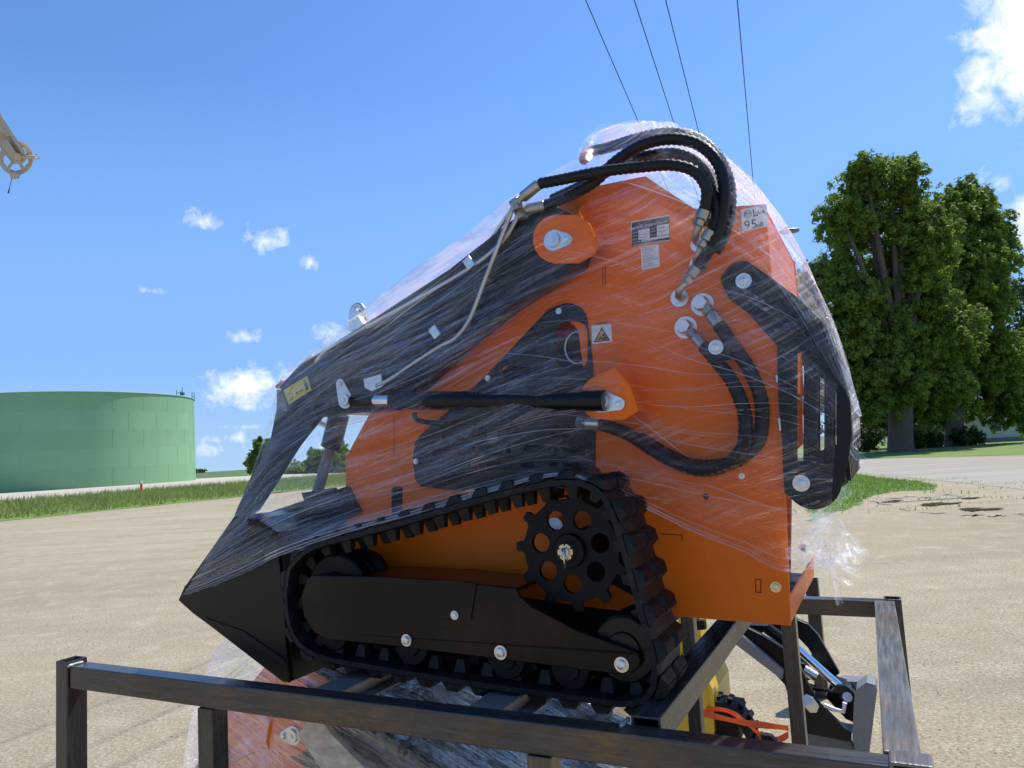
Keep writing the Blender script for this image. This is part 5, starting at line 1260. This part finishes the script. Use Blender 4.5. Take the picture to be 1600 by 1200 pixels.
# weathered board leaning inside the crate
bw = -1.435
def Wp(px, py, Wv): return onW(px, py, Wv)
bo = Wp(540, 1200, bw)
board = MB(); pts = [(483, 1115), (492, 1113), (520, 1150), (585, 1215), (640, 1290), (560, 1290), (500, 1200), (465, 1150)]
vs = [Wp(x, y, bw) for x, y in pts]; cen = vs[3].copy(); cen.z = 0
tri = tessellate_polygon([[Vector((v.dot(UU), v.z, 0)) for v in vs]])
n_ = len(vs); board.add([v - cen for v in vs] + [v - cen - WW * .018 for v in vs], list(tri) + [tuple(i + n_ for i in reversed(t_)) for t_ in tri] + [(i, (i + 1) % n_, (i + 1) % n_ + n_, i + n_) for i in range(n_)])
o = board.build('board', 'board', bevel=.002); o.location = cen; tag(o, 'weathered grey brown board leaning inside the crate below the front rail', 'board')

# ---------------------------------------------------------------- background: loader with grey bucket, yellow machine, straps
BW = -4.5
class Bg:
    def __init__(s, name, base_px, Wv, **kw):
        p = onW(*base_px, Wv); s.base = Vector((p.x, p.y, 0)); s.Wv = Wv
        s.o = empty(name, s.base, -PSI, **kw); s.inv = s.o.matrix_basis.inverted()
    def p(s, x, y, d=0.0):    # point on the machine's own vertical plane, d = metres towards the camera
        return s.inv @ onW(x, y, s.Wv + d)
    def plate(s, name, pts, d0, d1, mt, bevel=.003, parent=None, holes=()):
        q = [s.p(x, y, d1) for x, y in pts]; hq = [[s.p(x, y, d1) for x, y in h] for h in holes]
        k = MB(); y1 = q[0].y
        k.plate([(v.x, v.z) for v in q], lambda a, c, w_: Vector((a, y1 + (d1 - w_), c)), d0, d1, [[(v.x, v.z) for v in h] for h in hq]); return k.build(name, mt, parent or s.o, bevel=bevel)
    def tube(s, name, pts, r, mt, seg=14, parent=None):
        k = MB(); k.tube([s.p(*q) for q in pts], r, seg); return k.build(name, mt, parent or s.o, smooth=True, auto=40)
g = Bg('loader', (1250, 1100), BW, label='black loader arm with chrome cylinder and grey bucket, parked behind the crate at right', cat='loader')
g.plate('loader_arm', [(1142, 972), (1156, 975), (1190, 992), (1226, 1014), (1246, 1032), (1262, 1068), (1280, 1100), (1330, 1148), (1330, 1160), (1240, 1142), (1236, 1100), (1226, 1070), (1200, 1042), (1170, 1015), (1136, 992)], -.02, .02, 'black')
g.plate('arm_flange', [(1142, 984), (1147, 982), (1224, 1048), (1222, 1062), (1212, 1055), (1136, 997)], .021, .06, 'greypaint')
g.plate('upper_arm', [(1224, 966), (1240, 966), (1262, 975), (1278, 992), (1294, 1020), (1312, 1052), (1300, 1062), (1280, 1040), (1262, 1012), (1236, 985)], -.42, -.38, 'black')
g.plate('upper_arm', [(1190, 975), (1220, 975), (1222, 995), (1212, 997)], -.42, -.30, 'black')
g.tube('cylinder_barrel', [(1190, 975, -.18), (1236, 1010, -.18)], .034, 'black')
g.tube('cylinder_rod', [(1240, 1008, -.18), (1312, 1073, -.18)], .024, 'chrome', 20)
g.plate('rod_eye', arcpx(1324, 1088, 12, -30, 200, 12) + [(1262, 1078), (1262, 1072), (1298, 1082), (1308, 1070), (1322, 1072)], -.20, -.14, 'black')
g.tube('pivot_pin', [(1324, 1089, -.15), (1324, 1089, -.12)], .026, 'zinc', 20)
g.plate('pin_keeper', [(1252, 1090), (1260, 1084), (1270, 1090), (1280, 1104), (1276, 1114), (1266, 1114), (1254, 1102)], .024, .034, 'zinc')
g.tube('pivot_pin', [(1262, 1094, .036), (1262, 1094, .05)], .028, 'zinc', 20)
g.tube('latch_spring', [(1288, 1102, .02), (1302, 1108, .02)], .013, 'zinc'); g.tube('latch_handle', [(1302, 1108, .02), (1318, 1112, .02), (1320, 1098, .02)], .012, 'whitepaint', 10)
g.plate('quick_attach', [(1300, 1062), (1330, 1072), (1340, 1085), (1336, 1130), (1322, 1124), (1290, 1090)], -.34, -.24, 'black')
g.plate('bucket_side', [(1338, 1078), (1354, 1066), (1368, 1070), (1371, 1078), (1368, 1100), (1358, 1180), (1336, 1180), (1332, 1150), (1334, 1100)], -.10, .05, 'greypaint')
g.plate('bucket_back', [(1312, 1064), (1354, 1066), (1350, 1076), (1336, 1080), (1332, 1150), (1240, 1150), (1240, 1162), (1336, 1180), (1344, 1172), (1344, 1090), (1330, 1074)], -.42, -.3, 'greypaint')
g.plate('bucket_floor', [(1236, 1140), (1330, 1160), (1340, 1180), (1240, 1165)], -.3, -.02, 'greypaint')
g.plate('coupler_frame', [(1235, 1030), (1258, 1038), (1268, 1062), (1250, 1066)], -.36, -.24, 'dark'); g.tube('hose_coupler', [(1256, 1046, -.22), (1276, 1058, -.22)], .03, 'zinc')
g.plate('chassis', [(1128, 975), (1200, 978), (1190, 990), (1140, 992)], -.6, -.1, 'dark')

y_ = Bg('compact_loader', (1080, 1100), -4.25, label='yellow compact tracked machine strapped down behind the crate', cat='loader')
y_.plate('hood', [(1040, 1040), (1094, 1052), (1106, 1070), (1113, 1086), (1117, 1150), (1040, 1150)], -.5, 0, 'yellow', bevel=.02)
y_.plate('hood_edge', [(1094, 1054), (1100, 1052), (1113, 1076), (1117, 1110), (1112, 1112), (1106, 1076)], .002, .02, 'yellow')
y_.plate('lower_body', [(930, 1105), (1040, 1105), (1040, 1160), (930, 1160)], -.5, -.02, 'yellow', bevel=.01)
y_.plate('black_decal', [(985, 1118), (1010, 1120), (1020, 1132), (1000, 1130)], -.018, -.014, 'dblack', bevel=0)
y_.plate('side_decal', [(930, 1118), (960, 1120), (960, 1126), (932, 1124)], -.018, -.014, 'white', bevel=0)
y_.plate('track_guard', [(1116, 1110), (1150, 1116), (1156, 1160), (1116, 1160)], -.3, -.02, 'dark')
# its rubber track coming out to the right
k = MB(); tp_ = [y_.p(1114, 1098, -.1), y_.p(1130, 1100, -.1), y_.p(1150, 1108, -.1), y_.p(1164, 1124, -.1), y_.p(1176, 1148, -.1), y_.p(1180, 1165, -.1)]
q = resample(catmull(tp_, n=5), .028)
for i, p in enumerate(q):
    t_ = (q[min(i + 1, len(q) - 1)] - q[max(i - 1, 0)]).normalized(); a = math.atan2(-t_.z, t_.x); rm = Matrix.Rotation(a, 3, 'Y')
    k.box(p, (.016, .10, .014), rm)
    if i % 2 == 0: k.box(p + rm @ Vector((0, -.05, .022)), (.014, .045, .014), rm)
    else: k.box(p + rm @ Vector((0, .05, .022)), (.014, .045, .014), rm)
k.build('rubber_track', 'rubber', y_.o, bevel=.003)
y_.plate('lamp_body', [(1084, 970), (1100, 970), (1102, 984), (1088, 985)], -.3, -.25, 'dark')
y_.plate('control_tower', [(1060, 960), (1092, 960), (1100, 1040), (1050, 1040)], -.5, -.3, 'yellow', bevel=.01)
st = Bg('ratchet_strap', (1150, 1120), -3.95, label='bright orange ratchet strap stretched from the yellow machine towards the grey bucket', cat='strap')
def ribbon(g_, name, pts, wd, mt, parent=None):
    q = catmull([g_.p(*p) for p in pts], n=6); k = MB(); vs = []
    for i, p in enumerate(q):
        tw = .25 * math.sin(i * .5); vs += [p + Vector((0, wd * tw, wd / 2)), p - Vector((0, wd * tw, wd / 2))]
    vs2 = [v + Vector((0, .003, 0)) for v in vs]; n_ = len(vs)
    fs = [(2 * i, 2 * i + 1, 2 * i + 3, 2 * i + 2) for i in range(len(q) - 1)] + [(2 * i + n_, 2 * i + 2 + n_, 2 * i + 3 + n_, 2 * i + 1 + n_) for i in range(len(q) - 1)]
    k.add(vs + vs2, fs); return k.build(name, mt, parent or g_.o, smooth=True)
ribbon(st, 'webbing', [(1095, 1114, 0), (1120, 1120, 0), (1160, 1129, 0), (1200, 1134, 0), (1232, 1138, 0)], .028, 'strap')
ribbon(st, 'webbing', [(1095, 1116, -.02), (1114, 1108, -.02), (1140, 1112, -.05), (1162, 1126, -.08), (1180, 1142, -.1), (1192, 1152, -.1)], .024, 'strap')
ribbon(st, 'webbing', [(1186, 1152, -.05), (1200, 1150, -.05), (1215, 1156, -.05), (1232, 1148, -.05)], .03, 'strap')
st.plate('ratchet', [(1188, 1148), (1204, 1150), (1214, 1160), (1200, 1164), (1190, 1158)], -.04, 0, 'dark')
